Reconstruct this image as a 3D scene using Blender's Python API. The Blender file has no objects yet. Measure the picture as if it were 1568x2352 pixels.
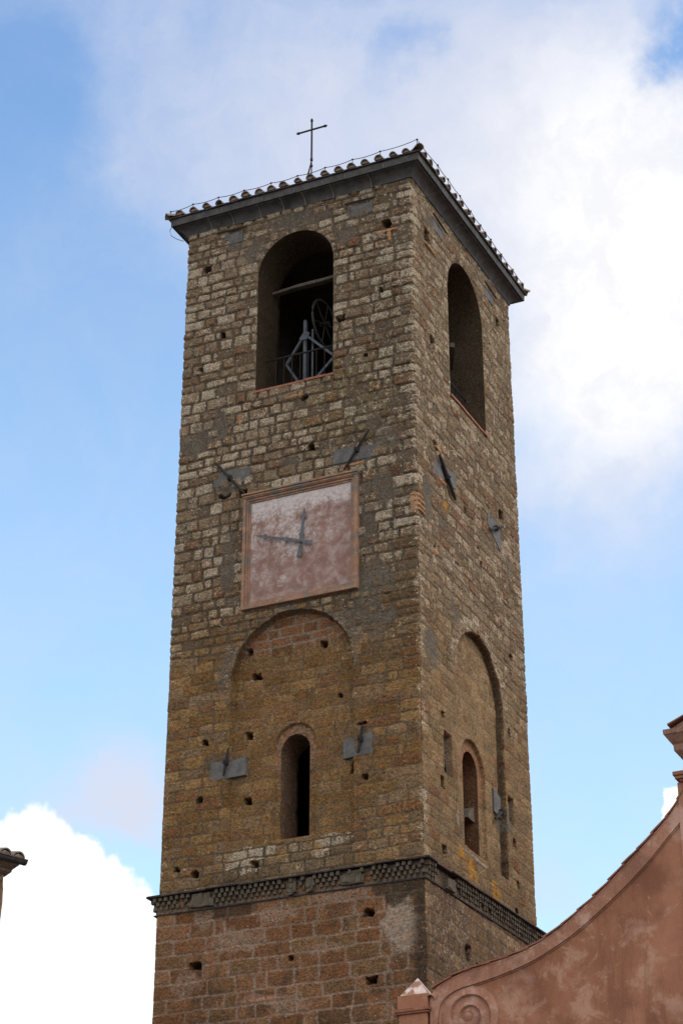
import bpy, bmesh, math, random
import numpy as np
from mathutils import Vector, Matrix
R = math.radians
rng = random.Random(7)
S = bpy.context.scene
COL = S.collection

# ------------------------------------------------------------------ camera
CAM = Vector((17.653, -41.129, 1.6)); PITCH, YAW, ROLL = 0.4749, 0.4421, 0.001
cp, sp, cy_, sy_ = math.cos(PITCH), math.sin(PITCH), math.cos(YAW), math.sin(YAW)
fw = Vector((-sy_*cp, cy_*cp, sp)); rt = Vector((cy_, sy_, 0)); up = rt.cross(fw)
r2 = rt*math.cos(ROLL) + up*math.sin(ROLL); u2 = up*math.cos(ROLL) - rt*math.sin(ROLL)
cd = bpy.data.cameras.new('camera'); cam = bpy.data.objects.new('camera', cd); COL.objects.link(cam)
m = Matrix((r2, u2, -fw)).transposed().to_4x4(); m.translation = CAM; cam.matrix_world = m
cd.sensor_fit = 'VERTICAL'; cd.sensor_height = 36.0; cd.lens = 36.0*5252.3/2352.0
cd.clip_start = 0.1; cd.clip_end = 5000
S.camera = cam
S.view_settings.view_transform = 'Standard'; S.view_settings.look = 'None'
S.view_settings.exposure = 0.7; S.view_settings.gamma = 1.0
S.render.resolution_x, S.render.resolution_y = 682, 1024

# ------------------------------------------------------------------ node helper
class NT:
    def __init__(s, tree): s.t = tree; tree.nodes.clear()
    def n(s, typ, **kw):
        o = s.t.nodes.new(typ)
        for k, v in kw.items():
            if k == 'ins':
                for a, b in v.items(): s.put(o.inputs[a], b)
            else: setattr(o, k, v)
        return o
    def put(s, sock, v):
        if hasattr(v, 'is_linked') or hasattr(v, 'node'): s.t.links.new(v, sock)
        elif isinstance(v, bpy.types.Node): s.t.links.new(v.outputs[0], sock)
        else: sock.default_value = v
    def math(s, op, a, b=0.0, c=0.0, clamp=False):
        o = s.n('ShaderNodeMath', operation=op, use_clamp=clamp); s.put(o.inputs[0], a); s.put(o.inputs[1], b); s.put(o.inputs[2], c)
        return o.outputs[0]
    def vmath(s, op, a, b=(0, 0, 0), out=0):
        o = s.n('ShaderNodeVectorMath', operation=op); s.put(o.inputs[0], a); s.put(o.inputs[1], b); return o.outputs[out]
    def ramp(s, x, lo, hi, a=0.0, b=1.0, smooth=True):
        o = s.n('ShaderNodeMapRange', interpolation_type='SMOOTHSTEP' if smooth else 'LINEAR')
        for i, v in enumerate((x, lo, hi, a, b)): s.put(o.inputs[i], v)
        return o.outputs[0]
    def noise(s, vec, scale, detail=4.0, rough=0.55, dist=0.0):
        o = s.n('ShaderNodeTexNoise'); s.put(o.inputs['Vector'], vec)
        o.inputs['Scale'].default_value = scale; o.inputs['Detail'].default_value = detail
        o.inputs['Roughness'].default_value = rough; o.inputs['Distortion'].default_value = dist
        return o.outputs[0]
    def mix(s, f, a, b, mode='MIX'):
        o = s.n('ShaderNodeMix', data_type='RGBA', blend_type=mode); s.put(o.inputs[0], f)
        for i, v in ((6, a), (7, b)):
            if isinstance(v, tuple) and len(v) == 3: v = (*v, 1)
            s.put(o.inputs[i], v)
        return o.outputs[2]
    def attr(s, name, out='Fac'):
        o = s.n('ShaderNodeAttribute'); o.attribute_name = name; return o.outputs[out]

# ------------------------------------------------------------------ world: clear sky with broken cloud
SUN_EL, SUN_AZ = 50.0, 92.0           # azimuth clockwise from +Y
W_ = bpy.data.worlds.new('World'); S.world = W_; W_.use_nodes = True
n = NT(W_.node_tree)
sky = n.n('ShaderNodeTexSky', sky_type='NISHITA', sun_disc=False, sun_elevation=R(SUN_EL), sun_rotation=R(SUN_AZ),
          air_density=1.0, dust_density=0.6, ozone_density=2.0, altitude=100)
gen = n.n('ShaderNodeTexCoord').outputs['Generated']
def skydir(px, py):                       # where in the sky a cloud stands, as a unit vector
    d = fw + r2*((px-784)/5252.3) - u2*((py-1176)/5252.3); return d.normalized()
warpn = n.n('ShaderNodeTexNoise', ins={'Vector': gen, 'Scale': 14.0, 'Detail': 6.0, 'Roughness': 0.6})
wv = n.vmath('SCALE', n.vmath('SUBTRACT', warpn.outputs['Color'], (0.5, 0.5, 0.5)))
wv.node.inputs['Scale'].default_value = 0.085
gw = n.vmath('ADD', gen, wv)
warp2 = n.n('ShaderNodeTexNoise', ins={'Vector': gen, 'Scale': 42.0, 'Detail': 9.0, 'Roughness': 0.62})
wv2 = n.vmath('SCALE', n.vmath('SUBTRACT', warp2.outputs['Color'], (0.5, 0.5, 0.5)))
wv2.node.inputs['Scale'].default_value = 0.026
gc = n.vmath('ADD', gen, wv2)
def blobs(vec, lst):
    tot = 0.0
    for (px, py, rad, w) in lst:
        dist = n.vmath('DISTANCE', vec, tuple(skydir(px, py)), out='Value')
        tot = n.math('ADD', tot, n.ramp(dist, rad/5252.3, 0.0, 0.0, w))
    return tot
far = n.ramp(n.vmath('DISTANCE', gen, tuple(skydir(784, 1176)), out='Value'), 0.32, 0.60)
fbig = n.noise(gen, 3.2, 8.0, 0.58, 0.3)
fmid = n.noise(gw, 17.0, 8.0, 0.55, 0.2)
veil = blobs(gw, [(560, 20, 620, 0.44), (300, 170, 360, 0.16), (850, 330, 620, 0.40), (620, 430, 420, 0.22), (1250, 130, 620, 0.70),
                  (1400, 560, 620, 0.75), (1030, 640, 460, 0.25), (1330, 980, 520, 0.38), (1560, 1080, 420, 0.30),
                  (300, 1790, 190, 0.75), (240, 1850, 150, 0.55), (340, 1870, 130, 0.5), (170, 1930, 120, 0.4), (150, 1930, 200, 0.4), (1240, 2060, 110, 0.35), (60, 1790, 130, 0.2),
                  (930, 95, 150, -0.55), (1570, 140, 120, -0.8), (880, 210, 90, -0.15), (60, 330, 380, -0.20), (330, 340, 130, 0.14)])
veil = n.math('ADD', veil, n.math('MULTIPLY', n.math('SUBTRACT', fmid, 0.5), 0.50))
veil = n.math('ADD', veil, n.math('MULTIPLY', n.math('SUBTRACT', n.noise(gen, 7.5, 6.0, 0.6, 0.8), 0.5), 0.9))
veil = n.math('ADD', veil, n.math('MULTIPLY', n.math('SUBTRACT', n.noise(n.vmath('MULTIPLY', gw, (1.0, 1.0, 2.2)), 38.0, 6.0, 0.62, 0.5), 0.5), 0.30))
veil = n.math('ADD', veil, n.math('MULTIPLY', far, n.ramp(fbig, 0.34, 0.56, 0.0, 1.1)))
veilm = n.ramp(veil, -0.28, 1.15, 0.0, 0.96)
bright = blobs(gw, [(1500, 520, 800, 0.85), (1480, 250, 420, 0.22), (1300, 420, 460, 0.22), (1480, 930, 560, 0.42), (1568, 760, 480, 0.30), (1180, 900, 420, 0.16), (1570, 140, 150, -0.7)])
bright = n.math('ADD', bright, n.math('MULTIPLY', n.math('SUBTRACT', fmid, 0.5), 0.45))
brightm = n.ramp(bright, 0.05, 1.30, 0.0, 1.0)
farb = n.math('MULTIPLY', far, n.ramp(fbig, 0.44, 0.60))  # unseen cloud outside the view, brightened to throw more light on the front face
cum = blobs(gc, [(70, 2010, 190, 1.3), (190, 2080, 190, 1.3), (270, 2230, 150, 1.3), (120, 2300, 380, 2.0), (330, 2330, 70, 1.2), (30, 2010, 140, 1.2),
                 (1568, 1850, 70, 1.2), (1610, 1960, 130, 1.5)])
cumm = n.ramp(cum, 0.16, 0.42)
base = n.mix(1.0, sky.outputs[0], (2.32, 2.28, 2.0), 'MULTIPLY')
hz = n.vmath('DOT_PRODUCT', gen, (0, 0, 1), out='Value')
base = n.mix(n.ramp(hz, 0.42, 0.66), base, n.mix(1.0, base, (0.68, 0.79, 0.93), 'MULTIPLY'))
VEILC, BRIGHTC, CUMC = (4.7, 4.95, 5.8), (7.0, 6.95, 7.0), (8.2, 8.15, 8.15)
c = n.mix(veilm, base, VEILC); c = n.mix(brightm, c, n.mix(n.ramp(n.noise(gw, 30.0, 7.0, 0.6), 0.34, 0.58), (6.2, 6.2, 6.45), BRIGHTC)); c = n.mix(cumm, c, CUMC); c = n.mix(farb, c, (15.0, 14.4, 13.4))
bg = n.n('ShaderNodeBackground', ins={'Color': c, 'Strength': 0.094})
out = n.n('ShaderNodeOutputWorld', ins={'Surface': bg.outputs[0]})

# ------------------------------------------------------------------ sun, filtered by cloud
sd = bpy.data.lights.new('sun', 'SUN'); sun = bpy.data.objects.new('sun', sd); COL.objects.link(sun)
sd.energy = 0.9; sd.angle = R(20); sd.color = (1.0, 0.93, 0.82)
sv = Vector((math.sin(R(SUN_AZ))*math.cos(R(SUN_EL)), math.cos(R(SUN_AZ))*math.cos(R(SUN_EL)), math.sin(R(SUN_EL))))
sun.rotation_euler = sv.to_track_quat('Z', 'Y').to_euler()

# ------------------------------------------------------------------ object helpers
def link(o, parent=None):
    COL.objects.link(o)
    if parent: o.parent = parent
    return o
def tag(o, label=None, cat=None, group=None, kind=None):
    for k, v in (('label', label), ('category', cat), ('group', group), ('kind', kind)):
        if v: o[k] = v
    return o
def thing(name, label, cat, loc=(0, 0, 0), group=None):
    o = bpy.data.objects.new(name, None); o.empty_display_size = 0.3; link(o); o.location = loc
    return tag(o, label, cat, group)
class MB:
    def __init__(s): s.v = []; s.f = []
    def add(s, vs, fs):
        b = len(s.v); s.v += [tuple(p) for p in vs]; s.f += [tuple(b+i for i in f) for f in fs]
    def box(s, c, size, rot=None, jit=0.0, taper=1.0):
        hx, hy, hz_ = (q/2 for q in size); vs = []
        for dz in (-1, 1):
            for dx, dy in ((-1, -1), (1, -1), (1, 1), (-1, 1)):
                k = taper if dz > 0 else 1.0
                p = Vector((dx*hx*k, dy*hy*k, dz*hz_))
                if jit: p += Vector((rng.uniform(-jit, jit), rng.uniform(-jit, jit), rng.uniform(-jit, jit)))
                if rot is not None: p = rot @ p
                vs.append(Vector(c)+p)
        s.add(vs, [(3, 2, 1, 0), (4, 5, 6, 7), (0, 1, 5, 4), (1, 2, 6, 5), (2, 3, 7, 6), (3, 0, 4, 7)])
    def bar(s, a, b, w, h=None, upv=(0, 0, 1)):
        a, b = Vector(a), Vector(b); d = (b-a); L = d.length; d.normalize(); h = h or w
        x = d.cross(Vector(upv))
        if x.length < 1e-4: x = d.cross(Vector((0, 1, 0)))
        x.normalize(); y = x.cross(d)
        s.box((a+b)/2, (w, h, L), Matrix((x, -y, d)).transposed())
    def tube(s, pts, rad, seg=8, cap=True):
        pts = [Vector(p) for p in pts]; rads = rad if isinstance(rad, (list, tuple)) else [rad]*len(pts)
        vs = []; fs = []
        for i, p in enumerate(pts):
            d = (pts[min(i+1, len(pts)-1)]-pts[max(i-1, 0)]).normalized()
            x = d.cross(Vector((0, 0, 1)));  x = x if x.length > 1e-3 else d.cross(Vector((0, 1, 0))); x.normalize(); y = x.cross(d)
            for k in range(seg):
                a = 2*math.pi*k/seg; vs.append(p+(x*math.cos(a)+y*math.sin(a))*rads[i])
        for i in range(len(pts)-1):
            for k in range(seg):
                fs.append((i*seg+k, i*seg+(k+1) % seg, (i+1)*seg+(k+1) % seg, (i+1)*seg+k))
        if cap: fs.append(tuple(range(seg-1, -1, -1))); fs.append(tuple((len(pts)-1)*seg+k for k in range(seg)))
        s.add(vs, fs)
    def prism(s, poly, to3, d0, d1):       # polygon in (u,w) carried between depths d0 (back) and d1 (front)
        k = len(poly); vs = [to3(u, w, d0) for u, w in poly]+[to3(u, w, d1) for u, w in poly]
        s.add(vs, [tuple(range(k-1, -1, -1)), tuple(range(k, 2*k))]+[(i, (i+1) % k, k+(i+1) % k, k+i) for i in range(k)])
    def strip(s, A, B):
        k = len(A); s.add(list(A)+list(B), [(i, i+1, k+i+1, k+i) for i in range(k-1)])
    def build(s, name, mat, parent=None, smooth=False, bevel=0.0, fixn=True):
        me = bpy.data.meshes.new(name); me.from_pydata(s.v, [], s.f)
        if fixn:
            bm = bmesh.new(); bm.from_mesh(me); bmesh.ops.recalc_face_normals(bm, faces=bm.faces); bm.to_mesh(me); bm.free()
        me.materials.append(mat)
        if smooth: me.polygons.foreach_set('use_smooth', [True]*len(me.polygons))
        o = bpy.data.objects.new(name, me); link(o, parent)
        if parent is not None: o.matrix_parent_inverse = Matrix.Translation(-Vector(parent.location))
        if bevel:
            b = o.modifiers.new('bevel', 'BEVEL'); b.width = bevel; b.segments = 2; b.limit_method = 'ANGLE'
        return o

# ------------------------------------------------------------------ numpy noise
_pr = np.random.RandomState(3); _T = _pr.rand(256, 256)
def vn(x, y, seed=0):
    x = np.asarray(x, float)+seed*17.31; y = np.asarray(y, float)+seed*9.77
    xi = np.floor(x).astype(int); yi = np.floor(y).astype(int); fx = x-xi; fy = y-yi
    fx = fx*fx*(3-2*fx); fy = fy*fy*(3-2*fy)
    g = lambda a, b: _T[a % 256, b % 256]
    return (g(xi, yi)*(1-fx)+g(xi+1, yi)*fx)*(1-fy)+(g(xi, yi+1)*(1-fx)+g(xi+1, yi+1)*fx)*fy
def fbm(x, y, o=4, seed=0):
    t = 0; a = 0.5; k = 1.0; sm = 0
    for i in range(o): t = t+a*vn(np.asarray(x)*k, np.asarray(y)*k, seed+i*5); sm += a; a *= .5; k *= 2.03
    return t/sm
def sst(x, lo, hi):
    t = np.clip((x-lo)/(hi-lo), 0, 1); return t*t*(3-2*t)
def lerp(a, b, t): return a+(b-a)*t

# ------------------------------------------------------------------ materials
def new_mat(name):
    mt = bpy.data.materials.new(name); mt.use_nodes = True; return mt, NT(mt.node_tree)
def finish(t, color, rough=0.9, bump=None, bstr=0.5, bdist=0.02, metal=0.0, spec=0.25):
    b = t.n('ShaderNodeBsdfPrincipled'); t.put(b.inputs['Base Color'], color if not (isinstance(color, tuple) and len(color) == 3) else (*color, 1))
    t.put(b.inputs['Roughness'], rough); b.inputs['Metallic'].default_value = metal
    b.inputs['Specular IOR Level'].default_value = spec
    if bump is not None:
        bn = t.n('ShaderNodeBump'); t.put(bn.inputs['Height'], bump); bn.inputs['Strength'].default_value = bstr; bn.inputs['Distance'].default_value = bdist
        t.put(b.inputs['Normal'], bn.outputs[0])
    o = t.n('ShaderNodeOutputMaterial'); t.put(o.inputs[0], b.outputs[0])
def tuff_material():
    mt, t = new_mat('weathered_tuff'); pos = t.n('ShaderNodeTexCoord').outputs['Object']
    tint = t.attr('tint', 'Color'); lich = t.attr('lichen'); stone = t.attr('stone')
    strat = t.vmath('MULTIPLY', pos, (1.0, 1.0, 1.75))               # the bedding of the tuff runs level
    fine = t.noise(strat, 17, 6, 0.74); mid = t.noise(pos, 8.5, 7, 0.76); grain = t.noise(pos, 34, 4, 0.75)
    c = t.mix(1.0, tint, t.n('ShaderNodeCombineColor', ins={'Red': t.ramp(fine, 0.3, 0.7, 0.45, 1.60), 'Green': t.ramp(fine, 0.3, 0.7, 0.47, 1.55), 'Blue': t.ramp(fine, 0.3, 0.7, 0.53, 1.48)}).outputs[0], 'MULTIPLY')
    redd = t.ramp(t.noise(pos, 6, 5, 0.72), 0.49, 0.64, 0.0, 0.55)
    c = t.mix(redd, c, t.mix(1.0, c, (1.15, 0.80, 0.55), 'MULTIPLY'))
    # pale crustose lichen, thicker on some stones than others
    th = t.math('SUBTRACT', 0.655, t.math('MULTIPLY', lich, 0.205))
    lf = t.ramp(t.math('SUBTRACT', t.math('ADD', t.math('MULTIPLY', mid, 0.66), t.math('MULTIPLY', grain, 0.34)), th), -0.02, 0.03, 0.0, 0.9)
    lcol = t.mix(t.ramp(grain, 0.38, 0.64), (0.23, 0.19, 0.135), (0.52, 0.465, 0.37))
    c = t.mix(lf, c, lcol)
    # pits of the tuff
    v = t.n('ShaderNodeTexVoronoi', ins={'Vector': t.vmath('ADD', strat, t.vmath('SCALE', t.n('ShaderNodeTexNoise', ins={'Vector': pos, 'Scale': 9.0}).outputs['Color'])), 'Scale': 8.0})
    pit = t.math('MULTIPLY', t.ramp(v.outputs['Distance'], 0.34, 0.14), t.ramp(t.noise(pos, 4, 3, .6), 0.44, 0.58))
    pit = t.math('MULTIPLY', pit, t.ramp(stone, 0, 1, 0.3, 1.0))
    dark = t.math('MAXIMUM', t.ramp(t.noise(strat, 21, 5, 0.82), 0.54, 0.62, 0.0, 0.85), t.ramp(t.noise(strat, 6, 6, 0.75), 0.56, 0.70, 0.0, 0.55))
    c = t.mix(t.math('MULTIPLY', dark, t.ramp(stone, 0, 1, 0.35, 1.0)), c, (0.036, 0.026, 0.016))
    c = t.mix(t.math('MULTIPLY', pit, 0.8), c, (0.026, 0.018, 0.012))
    c = t.mix(1.0, c, (1.04, 0.985, 0.93), 'MULTIPLY')
    h = t.math('SUBTRACT', t.math('ADD', t.math('MULTIPLY', fine, 0.6), t.math('MULTIPLY', grain, 0.35)), t.math('MULTIPLY', pit, 0.9))
    finish(t, c, 0.95, h, 0.9, 0.035, spec=0.12)
    return mt
M = {}
M['tuff'] = tuff_material()
def mottled(name, c1, c2, scale=6.0, c3=None, s3=2.0, lo3=.55, hi3=.7, rough=0.85, bstr=0.4, bdist=0.01, metal=0.0, spec=0.25, detail=6):
    mt, t = new_mat(name); pos = t.n('ShaderNodeTexCoord').outputs['Object']
    a = t.noise(pos, scale, detail, 0.65); c = t.mix(t.ramp(a, 0.32, 0.68), c1, c2)
    if c3: c = t.mix(t.ramp(t.noise(pos, s3, 5, 0.65), lo3, hi3), c, c3)
    g = t.noise(pos, scale*7, 3, 0.6)
    c = t.mix(1.0, c, t.n('ShaderNodeCombineColor', ins={k: t.ramp(g, .3, .7, .8, 1.18) for k in ('Red', 'Green', 'Blue')}).outputs[0], 'MULTIPLY')
    finish(t, c, rough, t.math('ADD', a, t.math('MULTIPLY', g, .5)), bstr, bdist, metal, spec); M[name] = mt; return mt
mottled('peperino', (0.050, 0.047, 0.046), (0.085, 0.079, 0.076), 5, (0.035, 0.031, 0.030), 1.7)
mottled('grey_slab', (0.080, 0.077, 0.073), (0.13, 0.123, 0.115), 6, (0.20, 0.12, 0.07), 3.0, .64, .72)
mottled('pale_joint', (0.24, 0.22, 0.20), (0.34, 0.32, 0.30), 9)
mottled('dentil_stone', (0.075, 0.060, 0.043), (0.130, 0.104, 0.074), 9, (0.038, 0.031, 0.023), 4)
mottled('slate', (0.030, 0.024, 0.024), (0.055, 0.045, 0.045), 8, (0.09, 0.08, 0.06), 6, .6, .7)
mottled('iron', (0.020, 0.018, 0.017), (0.040, 0.033, 0.030), 18, (0.060, 0.030, 0.018), 9, .58, .7, rough=.75, metal=.3)
mottled('rust', (0.075, 0.028, 0.018), (0.13, 0.05, 0.03), 14, rough=.85)
mottled('wheel_iron', (0.035, 0.032, 0.032), (0.065, 0.058, 0.058), 14, rough=.7)
mottled('galvanised', (0.085, 0.094, 0.11), (0.13, 0.14, 0.158), 9, rough=.6, metal=.2)
mottled('old_timber', (0.070, 0.056, 0.042), (0.13, 0.105, 0.085), 12, (0.06, 0.05, 0.04), 5)
mottled('roof_tile', (0.16, 0.125, 0.10), (0.27, 0.21, 0.165), 11, (0.33, 0.31, 0.25), 9, .54, .66)
mottled('terracotta', (0.20, 0.080, 0.048), (0.30, 0.13, 0.08), 9, (0.12, 0.06, 0.045), 4)
mottled('reveal_plaster', (0.115, 0.088, 0.066), (0.185, 0.145, 0.11), 4.5, (0.20, 0.085, 0.05), 3.5, .54, .66, bstr=.7, bdist=.03)
mottled('dark_reveal', (0.060, 0.047, 0.035), (0.105, 0.082, 0.060), 5, (0.10, 0.085, 0.04), 3.5, .54, .66, bstr=.8, bdist=.03)
mottled('frame_stone', (0.205, 0.118, 0.078), (0.325, 0.18, 0.115), 6, (0.16, 0.135, 0.11), 3.5, .47, .60, bstr=.6, bdist=.015)
mottled('clock_iron', (0.075, 0.08, 0.085), (0.12, 0.125, 0.13), 14, rough=.7)
mottled('paving', (0.085, 0.078, 0.07), (0.13, 0.12, 0.108), 1.2)
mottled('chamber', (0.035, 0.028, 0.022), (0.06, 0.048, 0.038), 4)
def plaster_material(name, low, high, pale, dark):
    mt, t = new_mat(name); pos = t.n('ShaderNodeTexCoord').outputs['Object']
    st = t.vmath('MULTIPLY', pos, (1.0, 1.0, 0.45))
    a = t.noise(st, 1.1, 8, 0.62, 0.4); b = t.noise(pos, 9, 6, 0.7); s_ = t.noise(pos, 0.7, 6, 0.6)
    c = t.mix(t.ramp(a, 0.3, 0.7), low, high)
    c = t.mix(t.ramp(t.math('ADD', t.noise(pos, 1.7, 8, 0.66, 0.5), t.math('MULTIPLY', b, 0.12)), 0.55, 0.68, 0, 0.6), c, pale)
    c = t.mix(t.ramp(s_, 0.50, 0.66, 0, 0.7), c, dark)
    c = t.mix(t.ramp(t.noise(t.vmath('MULTIPLY', pos, (1.0, 1.0, 0.16)), 3.2, 6, 0.7), 0.52, 0.68, 0, 0.45), c, dark)
    c = t.mix(t.ramp(t.noise(pos, 5.5, 7, 0.75), 0.58, 0.66, 0, 0.5), c, pale)
    c = t.mix(1.0, c, t.n('ShaderNodeCombineColor', ins={k: t.ramp(t.noise(pos, 42, 4, .7), .3, .7, .85, 1.15) for k in ('Red', 'Green', 'Blue')}).outputs[0], 'MULTIPLY')
    finish(t, c, 0.92, t.math('ADD', t.math('MULTIPLY', a, 1.2), t.math('MULTIPLY', b, .4)), 0.35, 0.03, spec=.15); M[name] = mt
plaster_material('pink_plaster', (0.245, 0.102, 0.058), (0.345, 0.158, 0.094), (0.46, 0.275, 0.195), (0.165, 0.070, 0.043))
plaster_material('worn_plaster', (0.27, 0.125, 0.080), (0.36, 0.18, 0.120), (0.50, 0.33, 0.255), (0.19, 0.090, 0.060))
def clock_face_material():
    mt, t = new_mat('clock_face'); pos = t.n('ShaderNodeTexCoord').outputs['Object']
    z = t.n('ShaderNodeSeparateXYZ', ins={'Vector': pos}).outputs[2]; x = t.n('ShaderNodeSeparateXYZ', ins={'Vector': pos}).outputs[0]
    a = t.noise(pos, 2.2, 8, 0.68, 0.3); b = t.noise(pos, 13, 6, 0.75)
    c = t.mix(t.ramp(a, .3, .7), (0.20, 0.115, 0.092), (0.295, 0.185, 0.152))
    c = t.mix(t.ramp(t.noise(pos, 4.5, 8, 0.75, 0.4), 0.45, 0.62, 0, 0.7), c, (0.34, 0.265, 0.24))
    # remains of whitewash: nearly whole along the top, flaked off below
    w = t.math('ADD', t.math('ADD', t.ramp(z, -0.6, 0.85, 0.0, 0.14, False), t.ramp(z, 0.70, 1.16, 0.0, 0.42, False)), t.math('ADD', t.math('MULTIPLY', t.math('SUBTRACT', a, .5), 0.95), t.math('MULTIPLY', t.math('SUBTRACT', b, .5), .95)))
    w = t.math('ADD', w, t.ramp(x, -0.1, -1.15, 0.0, 0.10))
    cd_ = t.vmath('DISTANCE', t.vmath('MULTIPLY', pos, (1, 0, 1)), (-0.1, 0, 0.12), out='Value')
    w = t.math('ADD', w, t.ramp(cd_, 0.8, 0.1, 0.0, 0.26))
    b2 = t.vmath('DISTANCE', t.vmath('MULTIPLY', pos, (1, 0, 1)), (-0.48, 0, -0.87), out='Value')
    w = t.math('ADD', w, t.ramp(b2, 0.22, 0.08, 0.0, 0.30))
    c = t.mix(t.ramp(w, 0.10, 0.50, 0, 0.95), c, t.mix(t.ramp(b, .35, .65), (0.40, 0.33, 0.31), (0.56, 0.50, 0.48)))
    c = t.mix(t.ramp(t.noise(pos, 8, 6, .75), .60, .70, 0, .45), c, (0.13, 0.06, 0.045))
    finish(t, c, .92, t.math('ADD', a, t.math('MULTIPLY', b, .5)), .35, .02, spec=.12); return mt
M['clock_face'] = clock_face_material()

# ------------------------------------------------------------------ ground (never in view, but it stands there and throws light back)
g = MB(); g.add([(-900, -900, 0), (900, -900, 0), (900, 900, 0), (-900, 900, 0)], [(0, 1, 2, 3)])
tag(g.build('ground', M['paving']), kind='structure')

# ================================================================== BELL TOWER
TW, TD = 6.0, 6.257
ZT, ZS = 33.54, 16.60
def bat(z): return 0.0922*(33.53-np.asarray(z, float))/16.885
tower = thing('bell_tower', 'tall square tuff bell tower with arched belfry openings and a dark stone cornice', 'bell tower', (-3.0, 3.1, 0))

def arch_sdf(u, z, ua, ub, zb, zsp, zc):
    uc, r = (ua+ub)/2, (ub-ua)/2; k = r/(zc-zsp)
    upd = np.sqrt((u-uc)**2+((z-zsp)*k)**2)-r
    low = np.maximum(np.abs(u-uc)-r, zb-z)
    return np.where(z > zsp, upd, low)
def arch_outline(ua, ub, zb, zsp, zc, nseg=28, wob=0.0, seed=0):
    pts = []; uc, r = (ua+ub)/2, (ub-ua)/2
    nb = int((ub-ua)/.1)+1; nv = int((zsp-zb)/.1)+1
    for i in range(nb): pts.append((lerp(ub, ua, i/nb), zb))
    for i in range(nv): pts.append((ua, lerp(zb, zsp, i/nv)))
    for i in range(nseg): a = math.pi*(1-i/nseg); pts.append((uc+r*math.cos(a), zsp+(zc-zsp)*math.sin(a)))
    for i in range(nv): pts.append((ub, lerp(zsp, zb, i/nv)))
    return pts
# openings: (ua, ub, sill, spring, crown)
BEL = {0: (-4.03, -2.03, 28.63, 31.85, 32.88), 1: (2.10, 4.30, 28.68, 31.70, 32.86)}
WIN = {0: (-3.27, -2.60, 17.55, 19.52, 19.89), 1: (2.76, 3.58, 17.78, 19.68, 20.10)}
RING = {0: (-3.41, -2.44, 17.53, 19.60, 20.12), 1: (2.46, 3.80, 17.76, 19.66, 20.33)}
BLIND = {0: (-4.43, -1.55, 17.15, 21.32, 22.77), 1: (1.88, 4.64, 17.55, 21.48, 22.92)}
BD = {0: 0.19, 1: 0.165}      # depth of the blind arch
RDp = {0: 0.075, 1: 0.085}     # further depth of the window surround

# put-log holes: (u, z, width, height)
HOLES = {0: [(-0.63, 32.40, .22, .20), (-5.40, 32.42, .20, .20), (-0.80, 30.56, .12, .16), (-1.84, 30.06, .24, .14), (-4.93, 30.43, .15, .17),
             (-2.74, 28.16, .22, .14), (-2.58, 26.81, .14, .14), (-4.11, 22.06, .12, .16), (-3.90, 21.42, .20, .14), (-5.03, 20.0, .12, .12),
             (-4.02, 20.0, .14, .16), (-5.11, 18.67, .12, .13), (-4.0, 18.5, .13, .13), (-1.28, 18.58, .15, .15), (-3.76, 17.03, .14, .13),
             (-5.15, 16.99, .13, .11), (-4.27, 26.00, .18, .20), (-2.92, 33.17, .26, .26), (-1.58, 18.85, .07, .22), (-5.6, 17.2, .09, .09), (-1.34, 19.80, .26, .08),
             (-2.3, 21.9, .1, .1), (-1.9, 20.6, .09, .09), (-5.5, 29.6, .1, .08), (-1.2, 28.9, .12, .09), (-4.75, 26.02, .34, .1)],
         1: [(0.85, 32.40, .26, .36), (1.03, 29.53, .26, .30), (5.37, 32.50, .22, .30), (1.05, 26.76, .2, .2), (5.02, 26.86, .30, .26), (1.12, 20.2, .18, .14),
             (1.05, 18.61, .2, .22), (1.05, 17.11, .2, .18), (5.05, 18.55, .16, .2), (5.05, 16.9, .2, .18), (5.0, 21.2, .14, .2), (2.75, 25.9, .1, .16), (0.9, 24.1, .1, .12), (3.6, 24.9, .1, .1), (5.3, 23.2, .16, .12), (5.2, 17.6, .12, .18)]}
NICHE = {0: [], 1: [(1.16, 1.57, 18.88, 19.84, 0.17), (4.80, 5.12, 18.95, 19.60, 0.14)]}
# flush grey mortar / plaster patches: (u, z, ru, rz)
PATCH = {0: [(-5.55, 27.55, .55, .30), (-5.1, 27.9, .45, .5), (-3.1, 26.55, .35, .14), (-1.05, 23.1, .55, .45), (-1.2, 22.4, .4, .4), (-0.75, 25.35, .3, .5), (-0.95, 22.1, .35, .35), (-4.62, 26.4, .4, .35), (-1.45, 26.35, .5, .25),
              (-0.6, 26.6, .3, .25), (-4.6, 24.2, .18, .9), (-2.95, 33.2, .9, .25), (-4.15, 32.6, .3, .4), (-1.75, 32.4, .3, .35), (-4.72, 33.05, .36, .3), (-1.3, 32.95, .36, .25), (-1.15, 24.6, .18, .8), (-4.45, 19.32, .52, .36), (-1.43, 19.35, .48, .36)],
         1: [(1.55, 26.3, .55, .3), (4.55, 26.3, .4, .3), (1.3, 24.7, .45, .08), (1.4, 24.95, .3, .12), (4.6, 18.9, .4, .3), (0.6, 21.5, .4, .5), (1.9, 22.9, .3, .3), (5.4, 25.6, .2, .35), (1.0, 33.0, .4, .2), (2.3, 18.2, .25, .3), (0.5, 25.2, .3, .5)]}
PALE = {0: [(-3.9, 17.32, .5, .16), (-2.0, 17.36, .45, .14), (-4.0, 16.98, .45, .14)], 1: [(1.85, 18.05, .14, .22), (2.6, 17.45, .9, .05)]}
OLICH = {0: [(-3.3, 17.2, .35, .2), (-2.4, 17.3, .3, .2)], 1: [(1.6, 25.45, .2, .2), (1.95, 17.35, .35, .28), (2.55, 17.1, .3, .35), (3.9, 16.95, .35, .3), (3.75, 17.2, .2, .1)]}
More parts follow.
